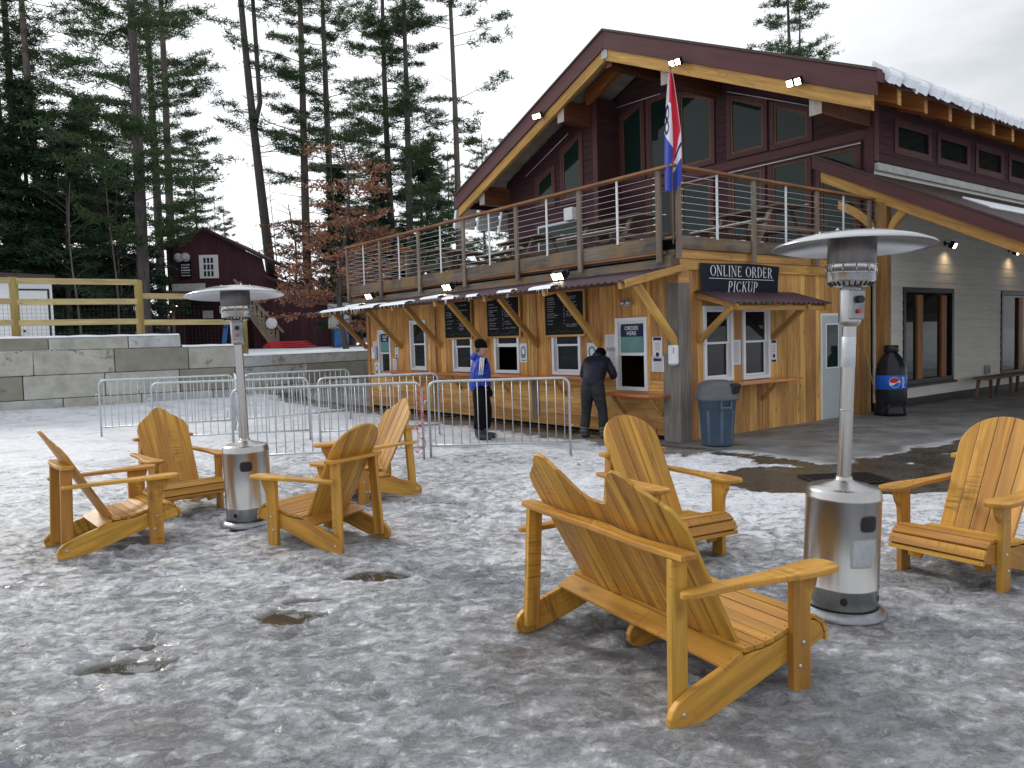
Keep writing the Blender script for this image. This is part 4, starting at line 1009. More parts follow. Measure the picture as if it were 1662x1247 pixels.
# banner: ONLINE ORDER / PICKUP in serif capitals
t = bthing('pickup_banner', 'black banner with white lettering ONLINE ORDER PICKUP above the pickup windows', 'banner')
m = MB(); K = 24; vv = []
for i in range(K+1):
    u = .42+2.06*i/K
    for j in range(5):
        q = j/4; z = 2.27+.45*q-.012*math.sin(i/K*math.pi*2+1); vv.append((u+(.03*(1-q) if i == 0 else (-.05*(1-q) if i == K else 0)), -.066-.006*math.sin(i*.9+j)-.004, z))
m.add(vv, [(i*5+j, i*5+5+j, i*5+6+j, i*5+1+j) for i in range(K) for j in range(4)], sm=True); m.build('banner_cloth', 'banner', t)
GL = {  # strokes on a 0..1 cap-height grid: ('l',x0,y0,x1,y1,w) or ('a',cx,cy,rx,ry,t0,t1,wx,wy)
 'O': (.86, [('a', .43, .5, .36, .47, 0, 360)]), 'N': (.86, [('l', .14, 0, .14, 1, .045), ('l', .16, .97, .70, .03, .13), ('l', .72, 0, .72, 1, .045), ('s', .14, 0), ('s', .10, 1), ('s', .72, 1)]),
 'L': (.70, [('l', .18, 0, .18, 1, .12), ('l', .18, .03, .62, .03, .05), ('l', .61, .0, .61, .22, .04), ('s', .18, 1)]), 'I': (.40, [('l', .2, 0, .2, 1, .12), ('s', .2, 0), ('s', .2, 1)]),
 'E': (.72, [('l', .18, 0, .18, 1, .12), ('l', .1, .03, .62, .03, .05), ('l', .1, .97, .60, .97, .05), ('l', .2, .5, .5, .5, .05), ('l', .61, 0, .61, .2, .04), ('l', .59, .8, .59, 1, .04), ('l', .49, .4, .49, .6, .03)]),
 'R': (.80, [('l', .18, 0, .18, 1, .12), ('a', .36, .73, .24, .25, -90, 90), ('l', .16, .97, .36, .97, .05), ('l', .16, .48, .36, .48, .05), ('l', .36, .48, .70, .03, .11), ('s', .18, 0), ('s', .72, 0)]),
 'D': (.84, [('l', .18, 0, .18, 1, .12), ('a', .36, .5, .38, .47, -90, 90), ('l', .1, .97, .36, .97, .05), ('l', .1, .03, .36, .03, .05)]),
 'P': (.72, [('l', .18, 0, .18, 1, .12), ('a', .36, .72, .24, .26, -90, 90), ('l', .1, .97, .36, .97, .05), ('l', .16, .46, .36, .46, .05), ('s', .18, 0)]),
 'C': (.80, [('a', .44, .5, .36, .47, 42, 318), ('l', .70, .74, .70, .95, .04), ('l', .70, .05, .70, .24, .04)]),
 'K': (.82, [('l', .18, 0, .18, 1, .12), ('l', .22, .45, .66, .97, .05), ('l', .36, .60, .70, .03, .12), ('s', .18, 0), ('s', .18, 1), ('s', .68, 1), ('s', .72, 0)]),
 'U': (.82, [('l', .16, .32, .16, 1, .12), ('l', .68, .32, .68, 1, .045), ('a', .42, .32, .26, .30, 180, 360), ('s', .16, 1), ('s', .68, 1)]), ' ': (.45, [])}
def serif(txt, h, M4, name, parent, slant=0., sp=.08):
    wtot = sum(GL[c][0]+sp for c in txt)*h; x = -wtot/2; m = MB(); vv = []; fs = []
    def quad(pts):
        o = len(vv); 
        for (px, py) in pts: p = M4 @ Vector((px+slant*py, py-h/2, 0)); vv.append(tuple(p))
        fs.append((o, o+1, o+2, o+3))
    for c in txt:
        w, st_ = GL[c]
        for q in st_:
            if q[0] == 'l':
                _, x0, y0, x1, y1, t_ = q; dx, dy = x1-x0, y1-y0; 
                if abs(dx) > abs(dy)*2.5: nx_, ny_ = 0, t_/2
                else: nx_, ny_ = t_/2, 0
                quad([(x+(x0-nx_)*h, (y0-ny_)*h), (x+(x0+nx_)*h, (y0+ny_)*h), (x+(x1+nx_)*h, (y1+ny_)*h), (x+(x1-nx_)*h, (y1-ny_)*h)])
            elif q[0] == 's': quad([(x+(q[1]-.13)*h, (q[2]-.02)*h), (x+(q[1]+.13)*h, (q[2]-.02)*h), (x+(q[1]+.13)*h, (q[2]+.02)*h), (x+(q[1]-.13)*h, (q[2]+.02)*h)])
            else:
                _, cx, cy, rx, ry, t0, t1 = q; n = 16
                for k in range(n):
                    A_, B_ = R_(t0+(t1-t0)*k/n), R_(t0+(t1-t0)*(k+1)/n); pt = lambda T, o_: (x+(cx+(rx+o_*(.02+.05*abs(math.cos(T))))*math.cos(T))*h, (cy+(ry+o_*.02)*math.sin(T))*h)
                    quad([pt(A_, -1), pt(A_, 1), pt(B_, 1), pt(B_, -1)])
        x += (w+sp)*h
    m.add(vv, fs); return m.build(name, 'letter', parent)
serif('ONLINE ORDER', .165, pmat('B', 1.46, 2.60, .082), 'lettering', t)
serif('PICKUP', .165, pmat('B', 1.46, 2.36, .082), 'lettering', t, slant=.16)
m = MB(); pbox(m, 'B', .62, 2.30, 2.476, 2.484, .078, .081); m.build('rule', 'letter', t)
# floodlights
def floodlight(name, p, rotz, label, grp, two=True, cat='floodlight'):
    t = thing(name, label, cat, p, rotz, grp)       # faces local -x and down
    m = MB(); m.tube([(.16, 0, .05), (.06, 0, .03)], .015, 6); m.box((.17, 0, .05), (.03, .10, .10)); m.build('bracket', 'black', t)
    Rm = Matrix.Rotation(R_(-28), 3, 'Y')
    for q in ((-.075, .075) if two else (0,)):
        m = MB(); m.box((0, q, 0), (.11, .13, .15), Rm); m.build('lamp_housing', 'black', t, .012)
        m = MB(); m.box(Rm @ Vector((-.058, 0, 0))+Vector((0, q, 0)), (.006, .10, .11), Rm); m.build('lamp_lens', 'lampon', t)
    return t
for (px, py, lab) in ((601, 480, 'lit twin floodlight under the deck edge, farthest left'), (728, 465, 'lit twin floodlight under the deck edge, middle of three'), (908, 447, 'lit twin floodlight under the deck edge, nearest the corner')):
    b, z = onA(px, py, -.48); floodlight('floodlight', BW(-.48, b, z), BA, lab, 'floodlights under the deck')
for (px, py, lab) in ((873, 188, 'lit floodlight on the left slope of the lodge gable'), (1097, 101, 'lit floodlight on the lodge gable just above the flag'), (1290, 133, 'lit floodlight on the right slope of the lodge gable')):
    b, z = onA(px, py, OH-.16); floodlight('gable_floodlight', BW(OH-.16, b, z), BA+R_(6), lab, 'floodlights on the gable')
for (px, py, lab) in ((1544, 398, 'lit spot lamp on the pale grey porch wall, left one'), (1647, 409, 'lit spot lamp on the pale grey porch wall, right one')):
    a, z = onB(px, py, -.14); t = floodlight('wall_lamp', BW(a, -.17, z), BA+R_(90), lab, 'spot lamps on the porch wall', False, 'wall lamp')
    li = bpy.data.lights.new('wall_lamp_light', 'SPOT'); li.energy = 3.5; li.spot_blend = 1.; li.color = (1, .72, .42); li.spot_size = R_(150); li.shadow_soft_size = .05
    lo = bpy.data.objects.new('wall_lamp_light', li); COL.objects.link(lo); lo.location = BW(a, -.22, z-.16)
    lo.rotation_euler = Vector((BV.x*-.5, BV.y*-.5, 1)).to_track_quat('Z', 'Y').to_euler()
# OPEN flag hanging on its pole at the deck corner
t = bthing('open_flag', 'red white and blue OPEN flag hanging limp from a pole at the deck corner', 'flag', -.27, -.15, 0)
m = MB(); m.tube([(0, 0, 2.95), (0, 0, 5.44)], .011, 8); m.sphere((0, 0, 5.46), .028, 8); m.build('pole', 'post', t)
m = MB(); nu, nv = 56, 120; vv = []; mi = []
ztop, zbot = 5.38, 3.69
for j in range(nv+1):
    q = j/nv; wdt = .05+.18*min(1, q*1.9)**.8; bot = .0
    for i in range(nu+1):
        u = i/nu; fold = math.sin(u*math.pi*3.2+q*2.5)*(.035+.04*q); zz = ztop+(zbot-ztop)*q*(1-.13*(1-math.sin(min(1, max(0, 1-abs(u-.35)*1.2))*math.pi/2))*q)
        x = (u-.42)*wdt; vv.append((.012+x*.55+fold*.5-.02, -(x)*.95+.0+fold*.3, zz))
fs = []
for j in range(nv):
    for i in range(nu):
        u = (i+.5)/nu; q = (j+.5)/nv; fs.append((j*(nu+1)+i, j*(nu+1)+i+1, (j+1)*(nu+1)+i+1, (j+1)*(nu+1)+i))
        lred = .34+.16*math.sin(q*3) if q > .25 else .30-.1*q; rred = .98 if q < .52 else .98-(q-.52)*2.0
        c = 1
        if u > lred and u < rred: c = 0
        if u <= lred and q > .50+.25*u: c = 2
        if q > .80-.12*(u-.5)+.03 and not (u > lred and u < rred): c = 2
        if c == 1 and u < lred and (abs(math.hypot((u-.16)/.14, (q-.33)/.055)-1) < .35 or abs(math.hypot((u-.16)/.13, (q-.45)/.05)-1) < .33): c = 3
        if c == 1 and u > .55 and abs(q-.68-(u-.78)*-.18) < .02: c = 3
        mi.append(c)
m.add(vv, fs, None, 0, True); m.mi[-len(fs):] = mi; fo = m.build('flag_cloth', ['red', 'flagw', 'flagb', 'navy'], t)
sm_ = fo.modifiers.new('thick', 'SOLIDIFY'); sm_.thickness = .004

# ================================================================== PICNIC TABLES ON THE DECK
def picnic_table(a, b, rot, label, L_=1.8):
    t = thing('picnic_table', label, 'picnic table', BW(a, b, DK), BA+rot, 'picnic tables on the deck')
    m = MB()
    for i in range(5): m.rng(-L_/2, L_/2, -.36+i*.147, -.36+i*.147+.138, .72, .755)
    m.build('table_top', 'table', t, .003)
    for s_ in (-1, 1):
        m = MB(); m.rng(-L_/2, L_/2, s_*.70-.13, s_*.70+.13, .42, .455); m.build('bench', 'table', t, .003)
        m = MB()
        m.beam((s_*(L_/2-.3), -.25, .72), (s_*(L_/2-.3), -.62, 0), .04, .09, (1, 0, 0)); m.build('leg', 'table', t)
        m = MB(); m.beam((s_*(L_/2-.3), .25, .72), (s_*(L_/2-.3), .62, 0), .04, .09, (1, 0, 0)); m.build('leg', 'table', t)
        m = MB(); m.beam((s_*(L_/2-.26), -.80, .37), (s_*(L_/2-.26), .80, .37), .04, .09); m.build('crossbar', 'table', t)
    m = MB(); m.rng(-L_/2, L_/2, .68, .80, .457, .47); m.rng(-L_/2, L_/2, -.36, -.30, .757, .768); m.build('snow_dusting', 'snow', t)
for q in ((1.7, 2.9, R_(88), 'weathered picnic table behind the railing just left of the flag'), (1.9, 5.9, R_(82), 'weathered snow-dusted picnic table in the middle of the deck'), (1.6, 8.6, R_(14), 'weathered picnic table at the far left end of the deck'), (3.3, .95, R_(80), 'dark picnic table behind the right-hand deck railing'), (4.0, 4.6, R_(86), 'weathered picnic table close to the lodge wall on the deck')): picnic_table(*q)
t = thing('wall_heater_box', 'white box hanging on the lodge wall behind the deck railing', 'box', (0, 0, 0)); b, z = onA(926, 348, 4.7); t.location = BW(4.72, b, z); t.rotation_euler = (0, 0, BA)
m = MB(); m.box((0, 0, 0), (.25, .34, .34)); m.build('housing', 'white', t, .03); m = MB(); m.rng(.05, .18, -.03, .03, -.05, .05); m.build('bracket', 'black', t)

# ================================================================== ADIRONDACK CHAIRS
TOPC = [(-.15, .205), (-.02, .262), (.05, .262), (.14, .272), (.23, .297), (.32, .328), (.395, .326), (.445, .295), (.468, .255), (.476, .205)]
def along(poly, s):
    for a, b in zip(poly, poly[1:]):
        l = math.hypot(b[0]-a[0], b[1]-a[1])
        if s <= l: return (a[0]+(b[0]-a[0])*s/l, a[1]+(b[1]-a[1])*s/l), ((b[0]-a[0])/l, (b[1]-a[1])/l)
        s -= l
    return poly[-1], ((b[0]-a[0])/l, (b[1]-a[1])/l)
def plen(poly): return sum(math.hypot(b[0]-a[0], b[1]-a[1]) for a, b in zip(poly, poly[1:]))
def smooth_poly(p, it=2):
    for _ in range(it):
        o = []
        for i in range(len(p)): a, b = p[i], p[(i+1) % len(p)]; o += [(a[0]*.75+b[0]*.25, a[1]*.75+b[1]*.25), (a[0]*.25+b[0]*.75, a[1]*.25+b[1]*.75)]
        p = o
    return p
def hump(x):      # x from the centre of one back, in metres -> drop from the top
    x = abs(x)
    if x < .085: return .045*(x/.085)**2
    if x < .20: return .045+.10*(x-.085)/.115+.006*math.sin((x-.085)/.115*math.pi*2)
    return .145+.11*((x-.20)/.075)**2.2
def arch(x): x = min(abs(x)/.272, 1); return .25*(1-math.sqrt(max(0, 1-x**2.1)))
def valley(x):    # double seat
    u = abs(x); 
    if u > .315: return hump((u-.315)*.84)
    d = .315-u
    return .215*(1-math.cos(min(1, d/.26)*math.pi))/2+.02*(d/.315)
def make_chair(name, label, cat, loc, rot, e=0., top=hump, group=None, H_=.95, seed=0):
    SEED[0] = 1000+seed*97
    t = thing(name, label, cat, loc, rot, group); W_ = .275+e
    side = smooth_poly([(-.41, .0), (-.455, .025), (-.455, .085), (-.39, .145), (-.2, .205), (-.03, .252), (.10, .252), (.20, .275), (.31, .318), (.40, .322), (.455, .285), (.475, .22), (.42, .205), (.33, .185), (.1, .12), (-.15, .045), (-.34, -.0)], 1)
    for s_ in ((-1, 1) if not e else (-1, 1, 0)):
        m = MB(); m.prism(side if s_ else smooth_poly([(-.16, .10), (-.17, .17), (-.10, .225), (.10, .252), (.20, .275), (.31, .318), (.40, .322), (.455, .285), (.475, .22), (.33, .185), (.1, .12), (-.08, .07)], 1), (s_*W_, 0, 0), (0, 1, 0), (0, 0, 1), .034, along=(.95, .3)); m.build('side_rail', 'chair', t, .006)
    leg = [(.225, 0), (.335, 0), (.335, .40), (.342, .45), (.375, .50), (.392, .563), (.225, .563)]
    for s_ in (-1, 1):
        m = MB(); m.prism(leg, (s_*(W_+.0365), 0, 0), (0, 1, 0), (0, 0, 1), .038, along=(0, 1)); m.build('front_leg', 'chair', t, .005)
        m = MB(); m.beam((s_*(W_-.036), -.372, .05), (s_*(W_-.058), -.345, .713), .038, .085, (0, 1, 0)); m.build('rear_post', 'chair', t, .005)
        arm = smooth_poly([(.272, -.385), (.318, -.405), (.335, -.34), (.345, -.12), (.366, .06), (.402, .20), (.415, .33), (.405, .45), (.33, .475), (.262, .455), (.245, .38), (.262, .22), (.272, .05), (.264, -.12), (.262, -.3)], 2)
        m = MB(); m.prism([((p[0]+e)*s_, p[1]) for p in arm][::s_], (0, 0, .579), (1, 0, 0), (0, 1, 0), .028, along=(0, 1)); m.build('armrest', 'chair', t, .007)
        for (y, z) in ((.285, .25), (.262, .145)):
            m = MB(); m.sphere((s_*(W_+.057), y, z), (.006, .011, .011), 8); m.build('bolt', 'galv', t)
        m = MB(); m.sphere((s_*(W_+.018), -.385, .075), (.006, .011, .011), 8); m.build('bolt', 'galv', t)
    # horizontal back rail, hollowed where the back leans on it
    xe = W_+.02; K = 24; fr = []
    for i in range(K+1):
        x = -xe+2*xe*i/K; c = (abs(x)-.315 if e else x); d = max(0, 1-(c/.26)**2); inner = -.285-.030*d-.012; fr.append((x, inner if abs(abs(x)-xe) > .02 else -.30))
    rear = [(xe, -.385), (xe*.6, -.40), (0, -.405 if not e else -.385), (-xe*.6, -.40), (-xe, -.385)]
    m = MB(); m.prism(fr+rear, (0, 0, .729), (1, 0, 0), (0, 1, 0), .030, along=(1, 0)); m.build('back_rail', 'chair', t, .006)
    # leaning back, boards fanned a little
    yb, zb, yt = .005, .215, -.455; L_ = math.hypot(yt-yb, H_+.07-zb); uy = Vector((0, (yt-yb), (H_+.07-zb))).normalized()
    n = 12 if e else 5; wb, wt = (W_-.04)*2, (.54 if not e else 1.28); m = MB()
    for i in range(n):
        x0, x1 = i/n-.5, (i+1)/n-.5; c = (i+.5)/n-.5; gp = .0025
        pts = [(x0*wb+gp, 0), (x1*wb-gp, 0)]
        kk = 9
        for q in range(kk+1):
            f = x1+(x0-x1)*q/kk; g_ = gp*(1-2*q/kk); xt = f*wt; s_ = L_-top(xt); pts.append((f*(wb+(wt-wb)*s_/L_)-g_, s_))
        cen = c*wt; cc = (abs(cen)-.315 if e else cen); curve, slope = (.030*(1-(cc/.26)**2), .8876*cc) if not e else (.014*math.cos(9.97*cc), math.copysign(1, cen)*.1396*math.sin(9.97*cc))
        ux = Vector((1, slope, 0)).normalized()
        o_ = Vector((0, yb-curve, zb)); 
        # keep neighbours touching: shift so the board centre sits on the curved line
        o_ -= Vector((0, ux.y*cen, 0))
        m.prism(pts, o_, ux, uy, .021, along=(0, 1))
    m.build('backrest', 'chair', t, .004)
    # contoured seat
    m = MB(); tot = plen(TOPC); pos = .0; ws = [.115]+[.064]*11; i = 0; sx_ = W_+.020
    while pos < tot-.02 and i < len(ws):
        w = min(ws[i], tot-pos); (y, z), (ty, tz_) = along(TOPC, pos+w/2); R = Matrix(((1, 0, 0), (0, ty, -tz_), (0, tz_, ty)))
        jx = 0; m.box((jx, y-tz_*.0105, z+ty*.0105), (sx_*2, w-.005, .021), R)
        for xx in ((-W_, W_) if not e else (-W_, 0, W_)): m.sphere((xx, y-tz_*.0215, z+ty*.0215), (.0045, .0045, .0015), 6, 1)
        pos += w; i += 1
    m.build('seat', ['chair', 'black'], t, .004)
    ap = [(-W_+.02, .31), (W_-.02, .31), (W_-.02, .13), (W_-.10, .12), (W_*.55, .165), (W_*.3, .175), (0, .16), (-W_*.3, .175), (-W_*.55, .165), (-W_+.10, .12), (-W_+.02, .13)]
    m = MB(); m.prism(ap[::-1], (0, .315, 0), (1, 0, 0), (0, 0, 1), .022, along=(1, 0)); m.build('apron', 'chair', t, .004)
    m = MB(); m.rng(-W_+.018, W_-.018, -.06, .0, .175, .215); m.build('back_cleat', 'chair', t, .004)
    return t
CG = 'yellow stained wooden Adirondack chairs'
CH = [
 ('adirondack_chair', 'yellow wooden Adirondack chair seen side-on at far left, its back to the left edge', (-3.439, 6.46), -50.0, 0, hump),
 ('adirondack_chair', 'yellow wooden Adirondack chair facing the camera, just left of the left-hand heater', (-3.419, 7.744), -137, 0, hump),
 ('adirondack_chair', 'yellow wooden Adirondack chair with rounded back seen from behind, just right of the left-hand heater', (-1.586, 6.355), 58.4, 0, arch),
 ('adirondack_chair', 'yellow wooden Adirondack chair facing left beside the metal barriers, farthest of the left group', (-1.531, 8.114), 132.5, 0, hump),
 ('adirondack_chair', 'yellow wooden Adirondack chair with dark-striped rounded back, behind the double seat', (1.095, 5.734), -152.6, 0, arch),
 ('adirondack_chair', 'yellow wooden Adirondack chair with rounded back at the right edge, facing left', (3.025, 5.035), 123.8, 0, arch)]
for i, (n, lab, p, r, e, tp) in enumerate(CH): make_chair(n, lab, 'chair', (p[0], p[1], -.003), R_(r), e, tp, CG, .955 if tp is hump else .935, seed=i)
make_chair('adirondack_loveseat', 'double yellow wooden Adirondack seat with two humped backs, seen from behind in front', 'double seat', (.689, 3.862, -.003), R_(-61.2), .37, valley, None, .985, 9)

# ================================================================== PATIO HEATERS
def heater(loc, rot, label, tilt, hscale=1.):
    t = thing('patio_heater', label, 'patio heater', (loc[0], loc[1], 0), rot, 'stainless steel patio heaters')
    m = MB(); m.lathe([(.0, .0), (.255, .0), (.258, .02), (.25, .035), (.225, .055), (.21, .06)], 48); m.build('base', 'steelbase', t)
    m = MB(); m.lathe([(.20, .06), (.205, .065), (.205, .17), (.208, .173), (.208, .182), (.205, .185), (.205, .675), (.207, .678), (.207, .69), (.205, .693), (.203, .72), (.19, .74), (.155, .752), (.06, .775), (.045, .785), (.045, .80), (.0, .80)], 64); tk = m.build('tank_housing', 'steel', t)
    def cyl_patch(name, ang, z, w, h, mat, r=.2065, rr=1., kn=12, th=.0):
        m = MB(); vv = []; k = 28
        for q in range(k):
            T = 2*math.pi*q/k; cx_, sz_ = math.cos(T), math.sin(T); cx_ = math.copysign(abs(cx_)**rr, cx_); sz_ = math.copysign(abs(sz_)**rr, sz_)
            A_ = ang+cx_*w/2/r; vv.append((r*math.cos(A_), r*math.sin(A_), z+sz_*h/2))
        vv.append((r*math.cos(ang)*1.001, r*math.sin(ang)*1.001, z))
        # strips so that the patch follows the cylinder
        cols = 24; v2 = []; f2 = []
        for c in range(cols+1):
            u = -1+2*c/cols; hh = (1-abs(u)**(2/rr))**(rr/2) if abs(u) < 1 else 0; A_ = ang+u*w/2/r
            v2 += [(r*math.cos(A_), r*math.sin(A_), z-h/2*hh), (r*math.cos(A_), r*math.sin(A_), z+h/2*hh)]
        f2 = [(2*c, 2*c+2, 2*c+3, 2*c+1) for c in range(cols)]
        m.add(v2, f2, None, 0, True); return m.build(name, mat, tk)
    cyl_patch('handle_opening', 0, .565, .105, .085, 'black', rr=.55); cyl_patch('opening_rim', 0, .565, .118, .097, 'steeldk', r=.2058, rr=.55)  # black patch on the housing; the hole's inner darkness is its colour
    cyl_patch('vent_hole', -.62, .122, .04, .04, 'black', rr=1); cyl_patch('vent_hole', .66, .122, .04, .04, 'black', rr=1)
    m = MB(); m.tube([(0, 0, .79), (0, 0, 1.70)], .038, 32, cap=False); m.lathe([(.0385, 1.18), (.0395, 1.181), (.0395, 1.186), (.0385, 1.187)], 24); m.build('pole', 'steel', t)
    m = MB(); m.lathe([(.038, 1.66), (.058, 1.675), (.06, 1.69), (.06, 1.86), (.055, 1.875)], 32); cb = m.build('control_housing', 'steel', t)
    m = MB(); m.rng(.03, .066, -.045, .045, 1.70, 1.865); m.build('control_panel', 'steelbase', cb, .006)
    m = MB(); m.tube([(.064, 0, 1.812), (.09, 0, 1.812)], .021, 14); m.build('control_knob', 'black', cb)
    m = MB(); m.tube([(.064, 0, 1.745), (.078, 0, 1.745)], .012, 12); m.build('ignition_button', 'redplastic', cb)
    m = MB(); m.lathe([(.055, 1.875), (.10, 1.885), (.128, 1.915), (.131, 1.92), (.131, 1.955), (.136, 1.96), (.136, 1.965), (.131, 1.97), (.131, 2.005)], 40); bu = m.build('burner_bowl', 'alu', t)
    m = MB()
    for k in range(24): A_ = 2*math.pi*k/24; p0, p1 = Vector((.103*math.cos(A_), .103*math.sin(A_), 1.886)), Vector((.124*math.cos(A_), .124*math.sin(A_), 1.908)); m.beam(p0, p1, .008, .006)
    m.build('vent_slots', 'black', bu)
    m = MB()
    for k in range(12): A_ = 2*math.pi*k/12; m.tube([(.138*math.cos(A_), .138*math.sin(A_), 1.955), (.138*math.cos(A_), .138*math.sin(A_), 2.008)], .0025, 5)
    m.tube([(.138*math.cos(q*math.pi/16), .138*math.sin(q*math.pi/16), 2.008) for q in range(32)], .003, 5, closed=True); m.build('guard', 'alu', bu)
    m = MB(); m.lathe([(.128, 2.0), (.130, 2.005), (.130, 2.165), (.127, 2.175), (.0, 2.175)], 40); m.build('emitter_screen', 'mesh', t)
    Rt = Matrix.Rotation(tilt, 3, 'Y')
    m = MB(); m.lathe([(.0, .040), (.10, .038), (.13, .030), (.25, .016), (.36, -.012), (.425, -.040), (.434, -.050), (.430, -.053), (.42, -.045), (.355, -.018), (.25, .010), (.12, .024), (.0, .030)], 72, (0, 0, 2.155), Rt); rf = m.build('reflector_dish', 'alu', t)
    for k in range(3):
        A_ = 2*math.pi*k/3+.6; m = MB(); m.tube([Rt @ Vector((.11*math.cos(A_), .11*math.sin(A_), 0))+Vector((0, 0, 2.155)), Rt @ Vector((.11*math.cos(A_), .11*math.sin(A_), .042))+Vector((0, 0, 2.155))], .005, 6)
        m.sphere(Rt @ Vector((.11*math.cos(A_), .11*math.sin(A_), .044))+Vector((0, 0, 2.155)), .009, 8)
        m.sphere(Rt @ Vector((.24*math.cos(A_), .24*math.sin(A_), .019))+Vector((0, 0, 2.155)), .006, 8); m.build('stud', 'galv', rf)
    return t, tk, cyl_patch
hr = gz(1374, 988)
t, tk, cp = heater((1.868, 4.40), R_(-72), 'stainless steel patio heater on the right, with a data label on its tank housing', R_(-2)); t.rotation_euler = (Matrix.Rotation(R_(2.2), 3, 'Y') @ Matrix.Rotation(R_(-72), 3, 'Z')).to_euler()
cp('data_label', -.10, .40, .17, .165, 'greybox', r=.2066, rr=.12); cp('label_print', -.10, .40, .14, .145, 'galv', r=.2069, rr=.12); cp('yellow_label', .18, .335, .022, .034, 'yellow', r=.2068, rr=.12)
m = MB(); m.lathe([(.0388, 1.43), (.0392, 1.431), (.0392, 1.60), (.0388, 1.601)], 24); m.build('pole_label', 'galv', t)
t, tk, cp = heater((-2.46, 7.05), R_(-72), 'stainless steel patio heater on the left, between the four chairs', R_(-3)); t.rotation_euler = (Matrix.Rotation(R_(-1.0), 3, 'Y') @ Matrix.Rotation(R_(-72), 3, 'Z')).to_euler()

# ================================================================== CROWD BARRIERS
def barrier(p0, p1, label, first=None, h=1.08):
    p0, p1 = Vector((*p0, 0)), Vector((*p1, 0)); d = p1-p0; L_ = d.length; rot = math.atan2(d.y, d.x)
    t = thing('crowd_barrier', label, 'barrier', p0, rot, 'galvanised crowd barriers')
    m = MB(); r = .11; pts = [(0, 0, .02), (0, 0, h-r)]+[(r-r*math.cos(q*math.pi/12), 0, h-r+r*math.sin(q*math.pi/12)) for q in range(1, 6)]+[(r, 0, h), (L_-r, 0, h)]+[(L_-r+r*math.sin(q*math.pi/12), 0, h-r+r*math.cos(q*math.pi/12)) for q in range(1, 6)]+[(L_, 0, h-r), (L_, 0, .02)]
    m.tube(pts, .0175, 10); m.tube([(0, 0, .19), (L_, 0, .19)], .0145, 8); m.build('frame', 'galv', t)
    n = int(round((L_-.1)/.112)); 
    for i in range(n):
        x = .075+(L_-.15)*i/(n-1); m = MB(); zt = h if r < x < L_-r else h-r+math.sqrt(max(0, r*r-(r-min(x, L_-x))**2)); m.tube([(x, 0, .19), (x, 0, zt)], .0065, 6); m.build('bar', 'galv', t)
    m = MB(); m.tube([(-.0, 0, .82), (-.055, 0, .82), (-.055, 0, .72)], .007, 6); m.tube([(L_, 0, .42), (L_+.05, 0, .42)], .009, 6); m.tube([(L_, 0, .80), (L_+.05, 0, .80)], .009, 6); m.build('hook', 'galv', t)
    for x in (0, L_):
        m = MB(); m.box((x, 0, .012), (.04, .34, .012)); m.build('foot', 'galv', t)
    return t
def ptY(px, Y): d = ray(px, 600); return (d.x/d.y*Y, Y)
barrier(ptY(694.5, 10.62), ptY(923, 10.62), 'grey steel crowd barrier in front of the person in blue, right of the red cord')
barrier(ptY(373, 10.1), ptY(683, 10.5), 'grey steel crowd barrier standing behind the left-hand heater, left of the red cord')
barrier(ptY(243.5, 12.6), ptY(499, 13.0), 'grey steel crowd barrier in the second row, left end behind the camera-facing chair')
barrier(ptY(158.5, 14.45), ptY(377, 15.2), 'grey steel crowd barrier farthest left, below the block wall')
barrier(ptY(396, 15.4), ptY(566, 16.6), 'grey steel crowd barrier in the back row below the right end of the block wall')
barrier(ptY(515, 12.7), ptY(710, 13.3), 'grey steel crowd barrier behind the first row, its right end near the order wall')
barrier(ptY(380, 15.9), ptY(384, 13.2), 'grey steel crowd barrier seen nearly end-on, closing the queue lane at the back')
t = thing('red_cord', 'tangled red cord hanging from the end of a crowd barrier', 'cord', (*ptY(682, 10.46), 0)); m = MB(); rr_ = random.Random(8)
for k in range(2):
    pts = []
    for i in range(60):
        q = i/59; z = 1.05-q*(.95 if k == 0 else .6); pts.append((.05*math.sin(q*17+k*2)+.03*rr_.uniform(-1, 1)+.03*k-.03, .045*math.cos(q*23+k), z+.02*math.sin(q*40)))
    m.tube(pts, .005, 5)
m.build('cord', 'redplastic', t)

# ================================================================== CAN, BOTTLE BIN, BENCH, GRATE, BROOM
def ring_loft(m, rings, n=28, sq=1.0, mi=0):
    """rings: (cx, cy, rx, ry, z) superellipse cross-sections"""
    vv = []
    for (cx, cy, rx, ry, z) in rings:
        for j in range(n):
            T = 2*math.pi*j/n; c, s_ = math.cos(T), math.sin(T); vv.append((cx+rx*math.copysign(abs(c)**sq, c), cy+ry*math.copysign(abs(s_)**sq, s_), z))
    m.add(vv, [(i*n+j, i*n+(j+1) % n, (i+1)*n+(j+1) % n, (i+1)*n+j) for i in range(len(rings)-1) for j in range(n)], None, mi, True); return m
t = thing('trash_can', 'blue-grey plastic trash can with grey domed lid beside the corner post', 'trash can', (2.97, 11.16, 0), R_(24))
m = MB(); ring_loft(m, [(0, 0, .0, .0, .01), (0, 0, .20, .20, .01), (0, 0, .215, .215, .03), (0, 0, .262, .262, .66), (0, 0, .285, .285, .665), (0, 0, .285, .285, .70)], 36, .9); m.build('body', 'can', t)
for A_ in (-100, 80):
    m = MB(); A_ = R_(A_); c = Vector((math.cos(A_), math.sin(A_), 0)); R = Matrix.Rotation(A_, 3, 'Z'); m.box(c*.262+Vector((0, 0, .57)), (.05, .15, .03), R)
    for q in (-1, 1): m.box(c*.262+R @ Vector((0, q*.075, 0))+Vector((0, 0, .60)), (.045, .025, .12), R)
    m.build('handle', 'can', t, .006)
